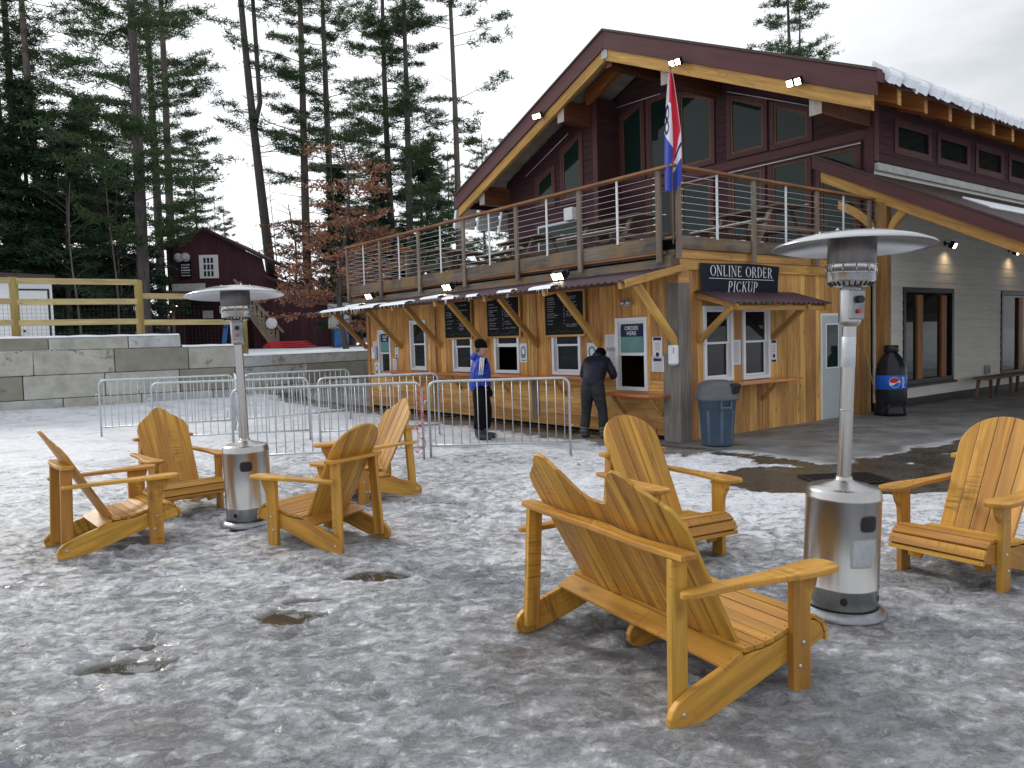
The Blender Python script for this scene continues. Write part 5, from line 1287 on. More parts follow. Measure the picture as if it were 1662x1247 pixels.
for k in range(8):
    A_ = R_(22+k*45); m = MB(); m.beam((.218*math.cos(A_), .218*math.sin(A_), .05), (.256*math.cos(A_), .256*math.sin(A_), .52), .045, .016, (math.cos(A_), math.sin(A_), 0)); m.build('rib', 'can', t, .006)
m = MB(); ring_loft(m, [(0, 0, .295, .295, .68), (0, 0, .298, .298, .72), (0, 0, .28, .28, .735), (0, 0, .262, .262, .86), (0, 0, .22, .22, .925), (0, 0, .14, .14, .955), (0, 0, 0, 0, .96)], 36, .85); lid = m.build('lid', 'canlid', t)
m = MB(); m.box((.14, -.225, .835), (.19, .09, .14), Matrix.Rotation(R_(26), 3, 'Z') @ Matrix.Rotation(R_(14), 3, 'X')); m.build('lid_opening', 'black', lid, .01)
# bottle shaped bin
p = gz(1455, 676); t = thing('bottle_bin', 'giant dark soda bottle bin with a blue label, by the pale grey wall', 'bin', (p.x, p.y+.2, 0), R_(-62))
m = MB(); k = 1.0; m.lathe([(0, 0), (.22, 0), (.27, .02), (.275, .07), (.255, .12), (.255, .20), (.262, .26), (.268, .30), (.270, .50), (.268, .76), (.262, .88), (.235, .98), (.19, 1.07), (.145, 1.13), (.115, 1.17), (.10, 1.20)], 40); bo = m.build('body', 'bottle', t)
m = MB(); m.lathe([(.125, 1.19), (.13, 1.20), (.13, 1.29), (.12, 1.31), (0, 1.31)], 30); m.build('cap', 'bottle', t)
for k in range(5):
    m = MB(); A0_ = k*1.256; m.tube([(.272*math.cos(A0_), .272*math.sin(A0_), .05), (.262*math.cos(A0_+.2), .262*math.sin(A0_+.2), .24)], .02, 8); m.build('grip_rib', 'bottle', bo)
m = MB(); m.lathe([(.272, .50), (.2735, .503), (.2735, .757), (.272, .76)], 48); la = m.build('label_band', 'labelb', t)
def on_cyl(me, r, a0, z0):    # wrap XY mesh on a cylinder
    for v in me.vertices: x, y, z = v.co; A_ = a0+x/r; rr = r+z; v.co = (rr*math.cos(A_), rr*math.sin(A_), z0+y)
def disc(m, fn, n=24, mi=0): m.add([fn(2*math.pi*q/n) for q in range(n)], [tuple(range(n))], None, mi)
m = MB(); m2 = MB(); R0 = .098; N_ = 24
def circ_region(m_, f_lo, f_hi, zt):
    vv = []; 
    for q in range(N_+1):
        x = -R0+2*R0*q/N_; h = math.sqrt(max(0, R0*R0-x*x)); lo, hi = max(-h, min(h, f_lo(x, h))), max(-h, min(h, f_hi(x, h))); vv += [(x, lo, zt), (x, hi, zt)]
    m_.add(vv, [(2*q, 2*q+2, 2*q+3, 2*q+1) for q in range(N_)])
w_lo = lambda x, h: -.028+.30*x+.012*math.sin(x*40); w_hi = lambda x, h: .012+.22*x-.02*math.cos(x*26)
for nm, lo, hi, mt in (('logo_white', lambda x, h: -h*1.0, lambda x, h: h*1.0, 'letter'),): mm = MB(); circ_region(mm, lo, hi, .0); o = mm.build('logo_disc', mt, la); on_cyl(o.data, .2745, -.72, .63)
R0 = .091
mm = MB(); circ_region(mm, w_hi, lambda x, h: h, .0012); o = mm.build('logo_red_wave', 'redplastic', la); on_cyl(o.data, .2745, -.72, .63)
mm = MB(); circ_region(mm, lambda x, h: -h, w_lo, .0012); o = mm.build('logo_blue_wave', 'labelb', la); on_cyl(o.data, .2745, -.72, .63)
o = text('lettering', 'pepsi', .098, 'letter', la, Matrix.Rotation(R_(90), 4, 'Z'), .0008, .001); on_cyl(o.data, .275, -.16, .63)
# bench by the grey wall
pb0 = BW(9.5, -.45); t = thing('bench', 'low wooden bench against the pale grey wall at far right', 'bench', BW(10.9, -.40), BA)
m = MB(); m.rng(-1.35, 1.35, -.17, .17, .42, .47); m.build('seat', 'table', t, .006)
for x in (-1.1, 0, 1.1):
    for y in (-.12, .12):
        m = MB(); m.beam((x, y, .42), (x+.06*(1 if x > 0 else -1), y*1.3, 0), .06, .05, (1, 0, 0)); m.build('leg', 'table', t)
t = thing('outlet_box', 'small grey outlet box on the pale wall above the bench', 'outlet box', BW(0, 0), BA); a, z = onB(1603, 600, -.05); m = MB(); pbox(m, 'B', a-.1, a+.1, z-.10, z+.10, .012, .08); m.build('box', 'greybox', t, .01); m = MB(); pbox(m, 'B', a-.07, a+.07, z-.07, z+.07, .08, .088); m.build('cover', 'print', t, .004)
t = thing('broom', 'thin pale broom leaning in the corner by the porch post', 'broom', BW(0, 0), BA); m = MB(); m.tube([(5.25, -.32, .15), (5.32, -.06, 1.15)], .011, 6); m.build('handle', 'lumber', t); m = MB(); m.box((5.24, -.34, .08), (.26, .05, .15)); m.build('bristles', 'black', t)
t = thing('drain_grate', 'dark iron drain grate in the wet paving behind the right-hand heater', 'drain grate', (DRAIN.x, DRAIN.y, .004), R_(4))
m = MB(); 
for q in ((-.42, .42, -.30, -.27), (-.42, .42, .27, .30), (-.42, -.39, -.27, .27), (.39, .42, -.27, .27)): m.rng(*q, 0, .012)
m.build('frame', 'black', t)
m = MB()
for i in range(9): m.rng(-.39, .39, -.25+i*.06, -.23+i*.06, .0, .010)
for i in range(10): m.rng(-.36+i*.08, -.345+i*.08, -.27, .27, .003, .013)
m.build('bars', 'black', t); m = MB(); m.rng(-.4, .4, -.28, .28, -.004, -.0005); m.build('pit', 'black', t)

# ================================================================== PEOPLE
def skin(name, nodes, edges, mat, parent, sub=2, root=0):
    me = bpy.data.meshes.new(name); me.from_pydata([n[:3] for n in nodes], edges, []); me.materials.append(MT[mat])
    o = bpy.data.objects.new(name, me); COL.objects.link(o); o.parent = parent
    sk = o.modifiers.new('skin', 'SKIN'); sk.use_smooth_shade = True
    bpy.context.view_layer.update()
    for i, n in enumerate(nodes):
        r = n[3]; d = me.skin_vertices[0].data[i]; d.radius = r if isinstance(r, tuple) else (r, r); d.use_root = (i == root)
    sb = o.modifiers.new('sub', 'SUBSURF'); sb.levels = sub; sb.render_levels = sub
    return o
def body(t, J, mat='skin'):
    """J: dict of joints; one continuous figure"""
    nd = []; ix = {}
    def a(k, p, r): ix[k] = len(nd); nd.append((*p, r))
    for k, r in (('pelvis', .095), ('waist', .095), ('chest', .105), ('neck', .050), ('jaw', (.062, .066)), ('skull', (.076, .088)), ('crown', (.06, .07)),
                 ('hipL', .085), ('kneeL', .058), ('ankleL', .034), ('toeL', .022), ('hipR', .085), ('kneeR', .058), ('ankleR', .034), ('toeR', .022),
                 ('shL', .045), ('elL', .034), ('wrL', .030), ('pmL', (.040, .020)), ('shR', .045), ('elR', .034), ('wrR', .030), ('pmR', (.040, .020)), ('nose', .014)): a(k, J[k], r)
    E_ = [('pelvis', 'waist'), ('waist', 'chest'), ('chest', 'neck'), ('neck', 'jaw'), ('jaw', 'skull'), ('skull', 'crown'), ('jaw', 'nose')]
    for s_ in 'LR': E_ += [('pelvis', 'hip'+s_), ('hip'+s_, 'knee'+s_), ('knee'+s_, 'ankle'+s_), ('ankle'+s_, 'toe'+s_), ('chest', 'sh'+s_), ('sh'+s_, 'el'+s_), ('el'+s_, 'wr'+s_), ('wr'+s_, 'pm'+s_)]
    e_ = [(ix[p], ix[q]) for p, q in E_]
    # fingers
    for s_ in 'LR':
        w, pm = Vector(J['wr'+s_]), Vector(J['pm'+s_]); d = (pm-w).normalized(); sd_ = Vector(J.get('side'+s_, (1, 0, 0))).normalized(); cu = d.cross(sd_).normalized()*(1 if s_ == 'L' else 1)
        for k, (o_, l) in enumerate(((-.030, .060), (-.010, .070), (.010, .066), (.028, .052))):
            b0_ = len(nd); p1 = pm+sd_*o_+d*.018; p2 = p1+d*l*.5+cu*.006; p3 = p2+d*l*.45+cu*.018
            for p_ in (p1, p2, p3): nd.append((*p_, .009))
            e_ += [(ix['pm'+s_], b0_), (b0_, b0_+1), (b0_+1, b0_+2)]
        b0_ = len(nd); p1 = w.lerp(pm, .55)-sd_*.036; p2 = p1-sd_*.020+d*.030; nd.append((*p1, .011)); nd.append((*p2, .0095)); e_ += [(ix['pm'+s_], b0_), (b0_, b0_+1)]
    return skin('body', nd, e_, mat, t, 2, 0)
def chain(name, t, mat, pts, sub=2): return skin(name, pts, [(i, i+1) for i in range(len(pts)-1)], mat, t, sub)
# --- person in blue: local +x is the way he faces
g = gz(783, 714.5); t = thing('person', 'person in bright blue puffer jacket and black beanie standing behind the barrier, facing right', 'person', (g.x, g.y, .0), R_(12), None)
J = dict(pelvis=(-.01, 0, .86), waist=(-.02, 0, 1.0), chest=(-.01, 0, 1.2), neck=(.015, 0, 1.38), jaw=(.055, 0, 1.44), skull=(.035, 0, 1.51), crown=(.02, 0, 1.56), nose=(.128, 0, 1.462),
 hipL=(0, .085, .82), kneeL=(.08, .10, .46), ankleL=(.07, .10, .09), toeL=(.2, .11, .05), hipR=(0, -.085, .82), kneeR=(-.04, -.10, .46), ankleR=(-.08, -.10, .09), toeR=(.05, -.11, .05),
 shL=(-.0, .17, 1.30), elL=(-.03, .225, 1.04), wrL=(.10, .19, .86), pmL=(.14, .16, .82), shR=(0, -.17, 1.30), elR=(-.05, -.225, 1.05), wrR=(.07, -.19, .87), pmR=(.12, -.165, .83), sideL=(0, 0, 1), sideR=(0, 0, 1))
bd = body(t, J)
jk = skin('jacket', [(-.01, 0, .75, .185), (-.01, 0, .90, .195), (.0, 0, 1.08, .190), (0, 0, 1.25, .172), (.01, 0, 1.36, .088),
  (0, .16, 1.28, .092), (-.035, .245, 1.06, .080), (.07, .22, .90, .060), (0, -.16, 1.28, .092), (-.055, -.245, 1.06, .080), (.05, -.22, .90, .060)],
  [(0, 1), (1, 2), (2, 3), (3, 4), (3, 5), (5, 6), (6, 7), (3, 8), (8, 9), (9, 10)], 'bluejk', t)
chain('hood', t, 'bluejk', [(-.06, -.09, 1.33, .06), (-.095, -.04, 1.37, .075), (-.095, .04, 1.37, .075), (-.06, .09, 1.33, .06)])
chain('collar', t, 'print', [(.05, -.06, 1.365, .028), (-.02, -.075, 1.39, .03), (-.06, 0, 1.41, .035), (-.02, .075, 1.39, .03), (.05, .06, 1.365, .028)])
m = MB()
for k in range(3):
    y = -.300+.0; x = -.055+k*.028-.004; m.tube([(x+.03, -.235, 1.352-.003*k), (x+.012, -.286, 1.27), (x-.005, -.312, 1.18), (x-.018, -.322, 1.08)], .008, 6)
m.build('sleeve_stripes', 'white', jk)
for s_ in (1, -1):
    x0 = .07 if s_ > 0 else -.06
    chain('trouser_leg', t, 'pantsb', [(-.01, s_*.04, .98, .11), (-.01, s_*.05, .86, .155), (x0*.5, s_*.085, .70, .135), (x0+.025, s_*.10, .46, .112), (x0, s_*.10, .24, .105), (x0-.01, s_*.10, .17, .100)])
    b_ = chain('ski_boot', t, 'boot', [(x0-.01, s_*.10, .30, .070), (x0-.02, s_*.10, .15, .075), (x0-.015, s_*.10, .07, .07), (x0+.08, s_*.105, .06, .06), (x0+.20, s_*.11, .045, .045)])
    m = MB()
    for q in (.10, .16, .22): m.tube([(x0-.01+.062*math.cos(k*math.pi/6), s_*.10+.062*math.sin(k*math.pi/6), q) for k in range(12)], .007, 5, closed=True)
    m.build('buckles', 'steeldk', b_)
for s_ in (1, -1): chain('glove', t, 'knit', [(.055 if s_ > 0 else .05, s_*.20, .90, .038), (.11, s_*.175, .84, (.045, .035)), (.135, s_*.165, .77, (.04, .03)), (.14, s_*.16, .71, (.028, .022))])
m = MB(); ring_loft(m, [(.030, 0, .098, .090, 1.505), (.026, 0, .103, .094, 1.515), (.02, 0, .104, .094, 1.555), (.018, 0, .101, .092, 1.56), (.008, 0, .094, .086, 1.60), (0, 0, .070, .066, 1.635), (-.005, 0, .035, .034, 1.652), (-.005, 0, 0, 0, 1.655)], 24); m.build('beanie', 'knit', t)
for s_ in (1, -1):
    m = MB(); m.sphere((.109, s_*.030, 1.487), (.008, .011, .007), 8); m.build('eye', 'black', t)
    m = MB(); m.sphere((.022, s_*.082, 1.475), (.020, .010, .028), 8); m.build('ear', 'skin', t)
m = MB(); m.sphere((.112, 0, 1.427), (.006, .022, .005), 8); m.build('mouth', 'redplastic', t)
m = MB(); m.sphere((-.035, 0, 1.475), (.052, .078, .045), 10); m.build('hair', 'table', t)
# --- bent person at the shelf, facing the wall
g = gz(966, 714); t = thing('person', 'person in dark navy jacket and grey trousers bending over the order shelf, seen from behind', 'person', (g.x, g.y, 0), R_(62), None)
J = dict(pelvis=(-.05, 0, .86), waist=(.0, 0, 1.0), chest=(.14, 0, 1.18), neck=(.26, 0, 1.30), jaw=(.33, 0, 1.29), skull=(.33, 0, 1.35), crown=(.33, 0, 1.40), nose=(.41, 0, 1.26),
 hipL=(-.04, .09, .82), kneeL=(.0, .14, .46), ankleL=(-.04, .16, .09), toeL=(.09, .18, .05), hipR=(-.04, -.09, .82), kneeR=(.0, -.14, .46), ankleR=(-.04, -.16, .09), toeR=(.09, -.18, .05),
 shL=(.17, .17, 1.22), elL=(.20, .27, .98), wrL=(.38, .16, .98), pmL=(.45, .13, .98), shR=(.17, -.17, 1.22), elR=(.20, -.27, .98), wrR=(.38, -.16, .98), pmR=(.45, -.13, .98), sideL=(0, 1, 0), sideR=(0, -1, 0))
body(t, J)
skin('jacket', [(-.07, 0, .80, .165), (-.03, 0, .94, .185), (.05, 0, 1.10, .195), (.14, 0, 1.22, .165), (.23, 0, 1.30, .085),
  (.16, .17, 1.22, .085), (.19, .275, 1.0, .066), (.36, .17, .985, .05), (.16, -.17, 1.22, .085), (.19, -.275, 1.0, .066), (.36, -.17, .985, .05)],
  [(0, 1), (1, 2), (2, 3), (3, 4), (3, 5), (5, 6), (6, 7), (3, 8), (8, 9), (9, 10)], 'navyjk', t)
chain('hood', t, 'navyjk', [(.14, -.08, 1.31, .05), (.17, 0, 1.35, (.07, .06)), (.14, .08, 1.31, .05)])
m = MB(); m.sphere((.315, 0, 1.372), (.105, .088, .085), 16); m.build('cap', 'knit', t)
for s_ in (1, -1):
    m = MB(); m.sphere((.405, s_*.030, 1.30), (.008, .010, .007), 8); m.build('eye', 'black', t)
    m = MB(); m.sphere((.33, s_*.080, 1.30), (.018, .010, .026), 8); m.build('ear', 'skin', t)
    chain('trouser_leg', t, 'pants', [(-.02, s_*.04, 1.02, .11), (-.05, s_*.05, .88, .150), (-.05, s_*.095, .72, .118), (.0, s_*.14, .46, .080), (-.03, s_*.155, .24, .084), (-.04, s_*.16, .18, .078)])
    b_ = chain('ski_boot', t, 'boot', [(-.04, s_*.16, .28, .068), (-.05, s_*.16, .15, .072), (-.045, s_*.16, .07, .07), (.05, s_*.175, .06, .06), (.16, s_*.19, .045, .045)])
    m = MB()
    for q in (.09, .15, .20): m.tube([(-.045+.064*math.cos(k*math.pi/6), s_*.16+.064*math.sin(k*math.pi/6), q) for k in range(12)], .007, 5, closed=True)
    m.build('buckles', 'steeldk', b_)

# ================================================================== CABIN, SHED
def P40(px, py, Y=40.): p = atY(px, py, Y); return p
cb = thing('cabin', 'dark maroon boarded cabin with outside stairs on the rise behind the left-hand heater', 'building', (-13.2, 40, 1.45), R_(4))
def cl(px, py): p = P40(px, py); return p.x+13.2, p.z-1.45     # local x, z
prof = [cl(282, 572), cl(282, 397), cl(335, 377), cl(430, 422), cl(430, 452), cl(448, 458), cl(545, 503), cl(545, 572)]
def topz(x):
    pts = prof[1:7]
    for a, b in zip(pts, pts[1:]):
        if a[0] <= x <= b[0] and b[0] > a[0]: return a[1]+(b[1]-a[1])*(x-a[0])/(b[0]-a[0])
    return pts[-1][1]
m = MB(); x = prof[0][0]
openx = (cl(298, 500)[0], cl(410, 500)[0]); 
while x < prof[7][0]-.05:
    x1 = min(x+.2, prof[7][0]); zt = min(topz(x), topz(x1-.01))
    z0 = 2.9 if openx[0] < x < openx[1] else 0
    m.add([(x, 0, z0), (x1-.008, 0, z0), (x1-.008, 0, topz(x1-.01)), (x, 0, topz(x)), (x, .06, z0), (x1-.008, .06, z0), (x1-.008, .06, topz(x1-.01)), (x, .06, topz(x))], [(0, 1, 2, 3), (5, 4, 7, 6), (0, 3, 7, 4), (1, 5, 6, 2), (3, 2, 6, 7), (4, 5, 1, 0)]); x = x1
m.build('front_wall', 'cabin', cb)
m = MB(); x0, x1 = prof[0][0], prof[7][0]; m.rng(x0, x0+.05, .06, 8, 0, prof[1][1]); m.rng(x1-.05, x1, .06, 8, 0, prof[6][1]); m.rng(x0, x1, 8, 8.05, 0, prof[6][1]); m.rng(x0+.1, x1-.1, 2.2, 2.25, 0, 3.0); m.rng(x0+.1, x1-.1, .1, 8, 2.85, 2.95); m.build('inner_walls', 'cabin', cb)
m = MB(); rp = [(prof[1][0]-.45, prof[1][1]-.28), (prof[2][0], prof[2][1]+.06), (prof[3][0]+.35, prof[3][1]-.18), None, (prof[4][0]-.0, prof[4][1]+.05), (prof[6][0]+.35, prof[6][1]-.16)]
for a, b in ((rp[0], rp[1]), (rp[1], rp[2]), (rp[4], rp[5])):
    a, b = Vector((a[0], 0, a[1])), Vector((b[0], 0, b[1])); vv = []
    for y in (-.35, 8.2):
        for p in (a, b):
            for h in (.14, 0): vv.append((p.x, y, p.z+h))
    m.add(vv, [(0, 1, 3, 2), (4, 6, 7, 5), (0, 4, 5, 1), (2, 3, 7, 6), (0, 2, 6, 4), (1, 5, 7, 3)])
m.build('roof', 'cabin', cb)
(wx0, wz1), (wx1, wz0) = cl(325, 415), cl(357, 452)
m = MB(); m.rng(wx0, wx1, -.05, -.004, wz0, wz1); w = m.build('window', 'white', cb, .01)
m = MB(); pw_, ph_ = (wx1-wx0-.5)/3, (wz1-wz0-.3)/3
for i in range(3):
    for j in range(3): m.rng(wx0+.22+i*(pw_+.03), wx0+.22+i*(pw_+.03)+pw_-.03, -.056, -.051, wz0+.1+j*(ph_+.04), wz0+.1+j*(ph_+.04)+ph_-.03)
m.build('panes', 'black', w)
for (px, py) in ((297, 419), (308, 418)):
    q = cl(px, py); m = MB(); m.lathe([(.06, 0), (.10, .05), (.22, .3), (.23, .32), (.0, .20)], 14, (q[0], -.1, q[1]), Matrix.Rotation(R_(100), 3, 'X')); m.build('horn_speaker', 'whitemetal', cb)
(sx0, sz1), (sx1, sz0) = cl(295, 426), cl(314, 453)
m = MB(); m.rng(sx0, sx1, -.06, -.01, sz0, sz1); sg = m.build('sign_board', 'chalk', cb)
m = MB(); r = random.Random(2)
for row in range(5):
    z = sz1-.13-row*.14; u = sx0+.07
    while u < sx1-.08: w_ = r.uniform(.03, .07); m.rng(u, u+w_, -.068, -.061, z-(.07 if row < 3 else .04), z); u += w_+.02
m.build('lettering_marks', 'letter', sg)
(px0, pz1), (px1, pz0) = cl(322, 504), cl(339, 516)
m = MB(); m.rng(px0, px1, .9, .93, pz0, pz1); m.build('poster', 'paper', cb)
dz = cl(300, 475)[1]; xd0, xd1 = cl(292, 475)[0], cl(408, 475)[0]
m = MB(); m.rng(xd0, xd1, -1.6, 0, dz-.12, dz); m.build('balcony_floor', 'grey', cb)
m = MB(); m.rng(xd0+.3, xd0+1.9, -1.65, -1.6, dz-.05, dz+.30); m.build('balcony_panel', 'greybox', cb)
for x in (xd0+.25, xd0+3.1, xd1-.1):
    m = MB(); m.rng(x-.06, x+.06, -1.6, -1.48, -.1, dz); m.build('balcony_post', 'post', cb)
# stairs
s0, s1 = cl(405, 492), cl(462, 567); m = MB(); m.beam((s0[0], -1.5, s0[1]), (s1[0], -1.5, s1[1]-.1), .06, .30); m.beam((s0[0], -.5, s0[1]), (s1[0], -.5, s1[1]-.1), .06, .30); m.build('stair_stringers', 'post', cb)
m = MB()
for i in range(12): q = i/11; m.rng(s0[0]+(s1[0]-s0[0])*q-.13, s0[0]+(s1[0]-s0[0])*q+.15, -1.5, -.5, s0[1]+(s1[1]-s0[1])*q+.02, s0[1]+(s1[1]-s0[1])*q+.06)
m.build('stair_treads', 'snow', cb)
m = MB(); m.beam((s0[0]-.3, -1.54, s0[1]+1.1), (s1[0]+.3, -1.54, s1[1]+.85), .05, .12); m.build('stair_handrail', 'post', cb)
for i in range(9):
    q = i/8; x = s0[0]+(s1[0]-s0[0])*q; z = s0[1]+(s1[1]-s0[1])*q; m = MB(); m.rng(x-.07, x+.07, -1.52, -1.48, z-.1, z+1.0); m.build('stair_baluster', 'post', cb)
q = cl(452, 526); m = MB(); m.lathe([(.0, 0), (.28, 0), (.28, .04), (.26, .05), (0, .05)], 24, (q[0], -1.56, q[1]), Matrix.Rotation(R_(90), 3, 'X')); m.build('round_sign', 'whitemetal', cb)
q = cl(469, 474)
for dx in (-.14, .14): m = MB(); m.sphere((q[0]+dx, -.12, q[1]), (.10, .14, .10), 8); m.build('flood_lamp', 'whitemetal', cb)
for (px, py) in ((293, 499), (285, 507)):
    q = cl(px, py); m = MB(); m.sphere((q[0], -.3, q[1]), .055, 8); m.build('lit_bulb', 'lampwarm', cb)
p = P40(470, 561, 37.5); t = thing('sled_stack', 'stack of red plastic sleds by the cabin wall', 'sleds', (p.x, p.y, 1.48), 0)
for k in range(3): m = MB(); m.rng(-1.2+.1*k, 1.2-.15*k, -.35, .35, .04+.1*k, .12+.1*k); m.build('sled', 'redplastic', t, .03)
p = P40(547, 545, 36); t = thing('blue_barrel', 'blue plastic barrel by the corner of the food stand', 'barrel', (p.x+.2, p.y, 1.45)); m = MB(); m.lathe([(0, 0), (.3, 0), (.33, .3), (.33, .55), (.3, .85), (0, .85)], 20); m.build('body', 'blueplastic', t); m = MB(); m.lathe([(.31, .85), (.32, .88), (0, .9)], 20); m.build('lid', 'blueplastic', t)
t = thing('utility_cabinet', 'pale grey utility cabinet behind the far end of the food stand', 'cabinet', (p.x-.1, p.y+1.2, 1.45)); m = MB(); m.rng(-.5, .5, -.3, .3, .9, 2.1); m.build('cabinet', 'greybox', t, .02); m = MB(); m.rng(-.4, .4, -.1, .1, 0, .9); m.build('stand_legs', 'black', t)
p = P40(361, 535, 36); t = thing('blue_board', 'narrow blue board leaning under the cabin balcony', 'board', (p.x, p.y, 1.45), 0); m = MB(); m.beam((0, 0, 0), (.15, .3, 1.75), .22, .03, (0, 1, 0)); m.build('board', 'blueplastic', t, .01); m = MB(); m.box((.1, .1, 1.1), (.18, .02, .06)); m.build('strap', 'black', t)
sh = thing('white_shed', 'white shed with dark roof and dark-edged door behind the fence at far left', 'shed', (-15.45, 26.2, 1.35), R_(32))
m = MB(); m.rng(-6.5, 0, 0, 3, 0, 2.7); m.build('wall', 'white', sh)
m = MB(); m.add([(-6.9, -.3, 2.95), (.1, -.3, 2.70), (.1, 3.2, 2.9), (-6.9, 3.2, 3.2), (-6.9, -.3, 3.1), (.1, -.3, 2.85), (.1, 3.2, 3.05), (-6.9, 3.2, 3.35)], [(0, 3, 2, 1), (4, 5, 6, 7), (0, 1, 5, 4), (1, 2, 6, 5), (2, 3, 7, 6), (3, 0, 4, 7)]); m.build('roof', 'darkroof', sh)
m = MB()
for q in ((-1.02, -.97, 0, 2.35), (-.14, -.08, 0, 2.35), (-1.02, -.08, 2.35, 2.40)): m.rng(q[0], q[1], -.03, -.004, q[2], q[3])
m.build('door_trim', 'black', sh); m = MB(); m.rng(-.965, -.145, -.02, -.004, 0, 2.34); m.build('door', 'whitemetal', sh)
m = MB(); m.sphere((-.86, -.05, 1.0), .04, 8); m.build('handle', 'black', sh)

# ================================================================== TREES
def tri_cloud(vs, fs, P, n, L_, wd, up, rng, spread=1., pool=None):
    """n thin needle sprays around point P"""
    for _ in range(n):
        d = Vector((rng.gauss(0, 1), rng.gauss(0, 1), rng.gauss(up, .55))).normalized(); s_ = d.cross(Vector((rng.uniform(-1, 1), rng.uniform(-1, 1), rng.uniform(-1, 1)))).normalized()
        o = P+Vector((rng.gauss(0, spread), rng.gauss(0, spread), rng.gauss(0, spread*.45))); l = L_*rng.uniform(.6, 1.3); w = wd*rng.uniform(.6, 1.3); k = len(vs)
        vs += [tuple(o-s_*w), tuple(o+s_*w), tuple(o+d*l+s_*w*.3), tuple(o+d*l-s_*w*.3)]; fs.append((k, k+1, k+2, k+3))
def mesh_only(name, vs, fs, mat):
    me = bpy.data.meshes.new(name); me.from_pydata(vs, [], fs); me.materials.append(MT[mat]); return me
def pine_meshes(seed, H_, r0, c0, nb, bl, mat='needle', clump=7, bark='bark', fork=False, lean=0., droop=0., dead=10, L_=.21, wd=.022, taper=1., twigs=5, gaps=.25):
    rng = random.Random(seed); mb = MB(); K = 12; ax = []
    for i in range(K+1):
        q = i/K; ax.append(Vector((lean*H_*q+.10*math.sin(q*5+seed), .08*math.sin(q*4+seed*2), H_*q-.3)))
    rr = [r0*(1.15 if i == 0 else 1)*(1-.80*(i/K)**1.1) for i in range(K+1)]
    mb.tube(ax, rr, 9)
    if fork: mb.tube([ax[5], ax[5]+Vector((.35, 0, 1.2)), ax[8]+Vector((.55, .1, 0)), ax[11]+Vector((.7, .1, 0))], [r0*.5, r0*.45, r0*.35, r0*.12], 8)
    def at(z): q = max(0, min(.999, (z+.3)/H_))*K; i = int(q); return ax[i].lerp(ax[i+1], q-i)
    vs, fs = [], []; bands = [rng.random() for _ in range(60)]
    for i in range(nb+dead):
        isdead = i >= nb
        if isdead: z = rng.uniform(1.5, c0*1.4)
        else:
            z = c0+(H_-c0)*(rng.random()**.9)
            if bands[int(z*1.1) % 60] < gaps: continue
        f = (z-c0)/(H_-c0); az = rng.uniform(0, 2*math.pi); L0 = bl*(rng.uniform(.55, 1.1))*((1-.72*max(0, f)**1.3*taper)) if not isdead else rng.uniform(.5, 1.9)
        if not isdead and f < .15: L0 *= .55+3*f
        d = Vector((math.cos(az), math.sin(az), 0)); p0 = at(z); rise = rng.uniform(.0, .25)-droop; pts = []
        for k in range(6):
            q = k/5; pts.append(p0+d*L0*q+Vector((0, 0, L0*(rise*q+.12*q*q*(1 if droop == 0 else -1))))+Vector((rng.gauss(0, .04), rng.gauss(0, .04), rng.gauss(0, .03)))*(k > 0))
        rb_ = max(.010, r0*.13*(L0/bl)) if not isdead else .018
        mb.tube(pts, [rb_*(1-.75*k/5) for k in range(6)], 4, cap=False)
        if isdead: continue
        pr = Vector((-d.y, d.x, 0)); nt_ = max(3, int(twigs*L0))
        for j in range(nt_):
            q = rng.uniform(.28, 1.0); k = min(4, int(q*5)); base = pts[k].lerp(pts[k+1], q*5-k) if q < 1 else pts[5]
            tl = L0*.30*(1.15-q*.6)*rng.uniform(.6, 1.25); td = (d*rng.uniform(.2, .8)+pr*rng.choice((-1, 1))*rng.uniform(.4, 1)).normalized(); tip = base+td*tl+Vector((0, 0, rng.uniform(-.05, .12)-droop*.4*tl))
            if rng.random() < .5: mb.tube([base, tip], [.010, .004], 3, cap=False)
            for w in range(3): tri_cloud(vs, fs, base.lerp(tip, (.35, .7, 1.)[w]), clump, L_, wd, .45 if droop == 0 else -.1, rng, .11)
    tr = mb
    return tr, mesh_only('crown', vs, fs, mat), bark
def place_tree(kind, label, cat, mbv, crown, px, Y, z0, rot=0, sc=1., group=None, trunk_mesh=None):
    d = ray(px, 560); t = thing(kind, label, cat, (d.x/d.y*Y, Y, z0), rot, group); t.scale = (sc, sc, sc)
    if trunk_mesh is None: o = mbv[0].build('trunk', mbv[2], t); trunk_mesh = o.data
    else: o = bpy.data.objects.new('trunk', trunk_mesh); COL.objects.link(o); o.parent = t
    c = bpy.data.objects.new('crown', crown); COL.objects.link(c); c.parent = t; return t, trunk_mesh
def zt_(Y): return tz(Y)-.05
PV = {}
def variant(k, **kw): PV[k] = [pine_meshes(**kw), None]
variant('tallA', seed=21, H_=27, r0=.27, c0=4.0, nb=175, bl=4.0, clump=9, dead=10, gaps=.14, twigs=6)
variant('tallB', seed=22, H_=27, r0=.25, c0=5.5, nb=140, bl=3.9, clump=9, dead=16, gaps=.28, twigs=6)
variant('tallC', seed=23, H_=26, r0=.24, c0=7.5, nb=78, bl=4.2, clump=9, dead=22, bark='barklt', gaps=.45)
variant('tallD', seed=24, H_=25, r0=.21, c0=9.5, nb=42, bl=4.0, clump=9, dead=16, bark='barklt', gaps=.4)
variant('hem', seed=31, H_=11.5, r0=.16, c0=.6, nb=270, bl=3.3, mat='needledk', clump=7, droop=.28, dead=0, L_=.22, wd=.03, taper=1.25, gaps=.05, twigs=5)
variant('hem2', seed=32, H_=9.5, r0=.14, c0=.8, nb=200, bl=3.0, mat='needledk', clump=6, droop=.12, dead=3, L_=.22, wd=.028, taper=1.2, gaps=.15)
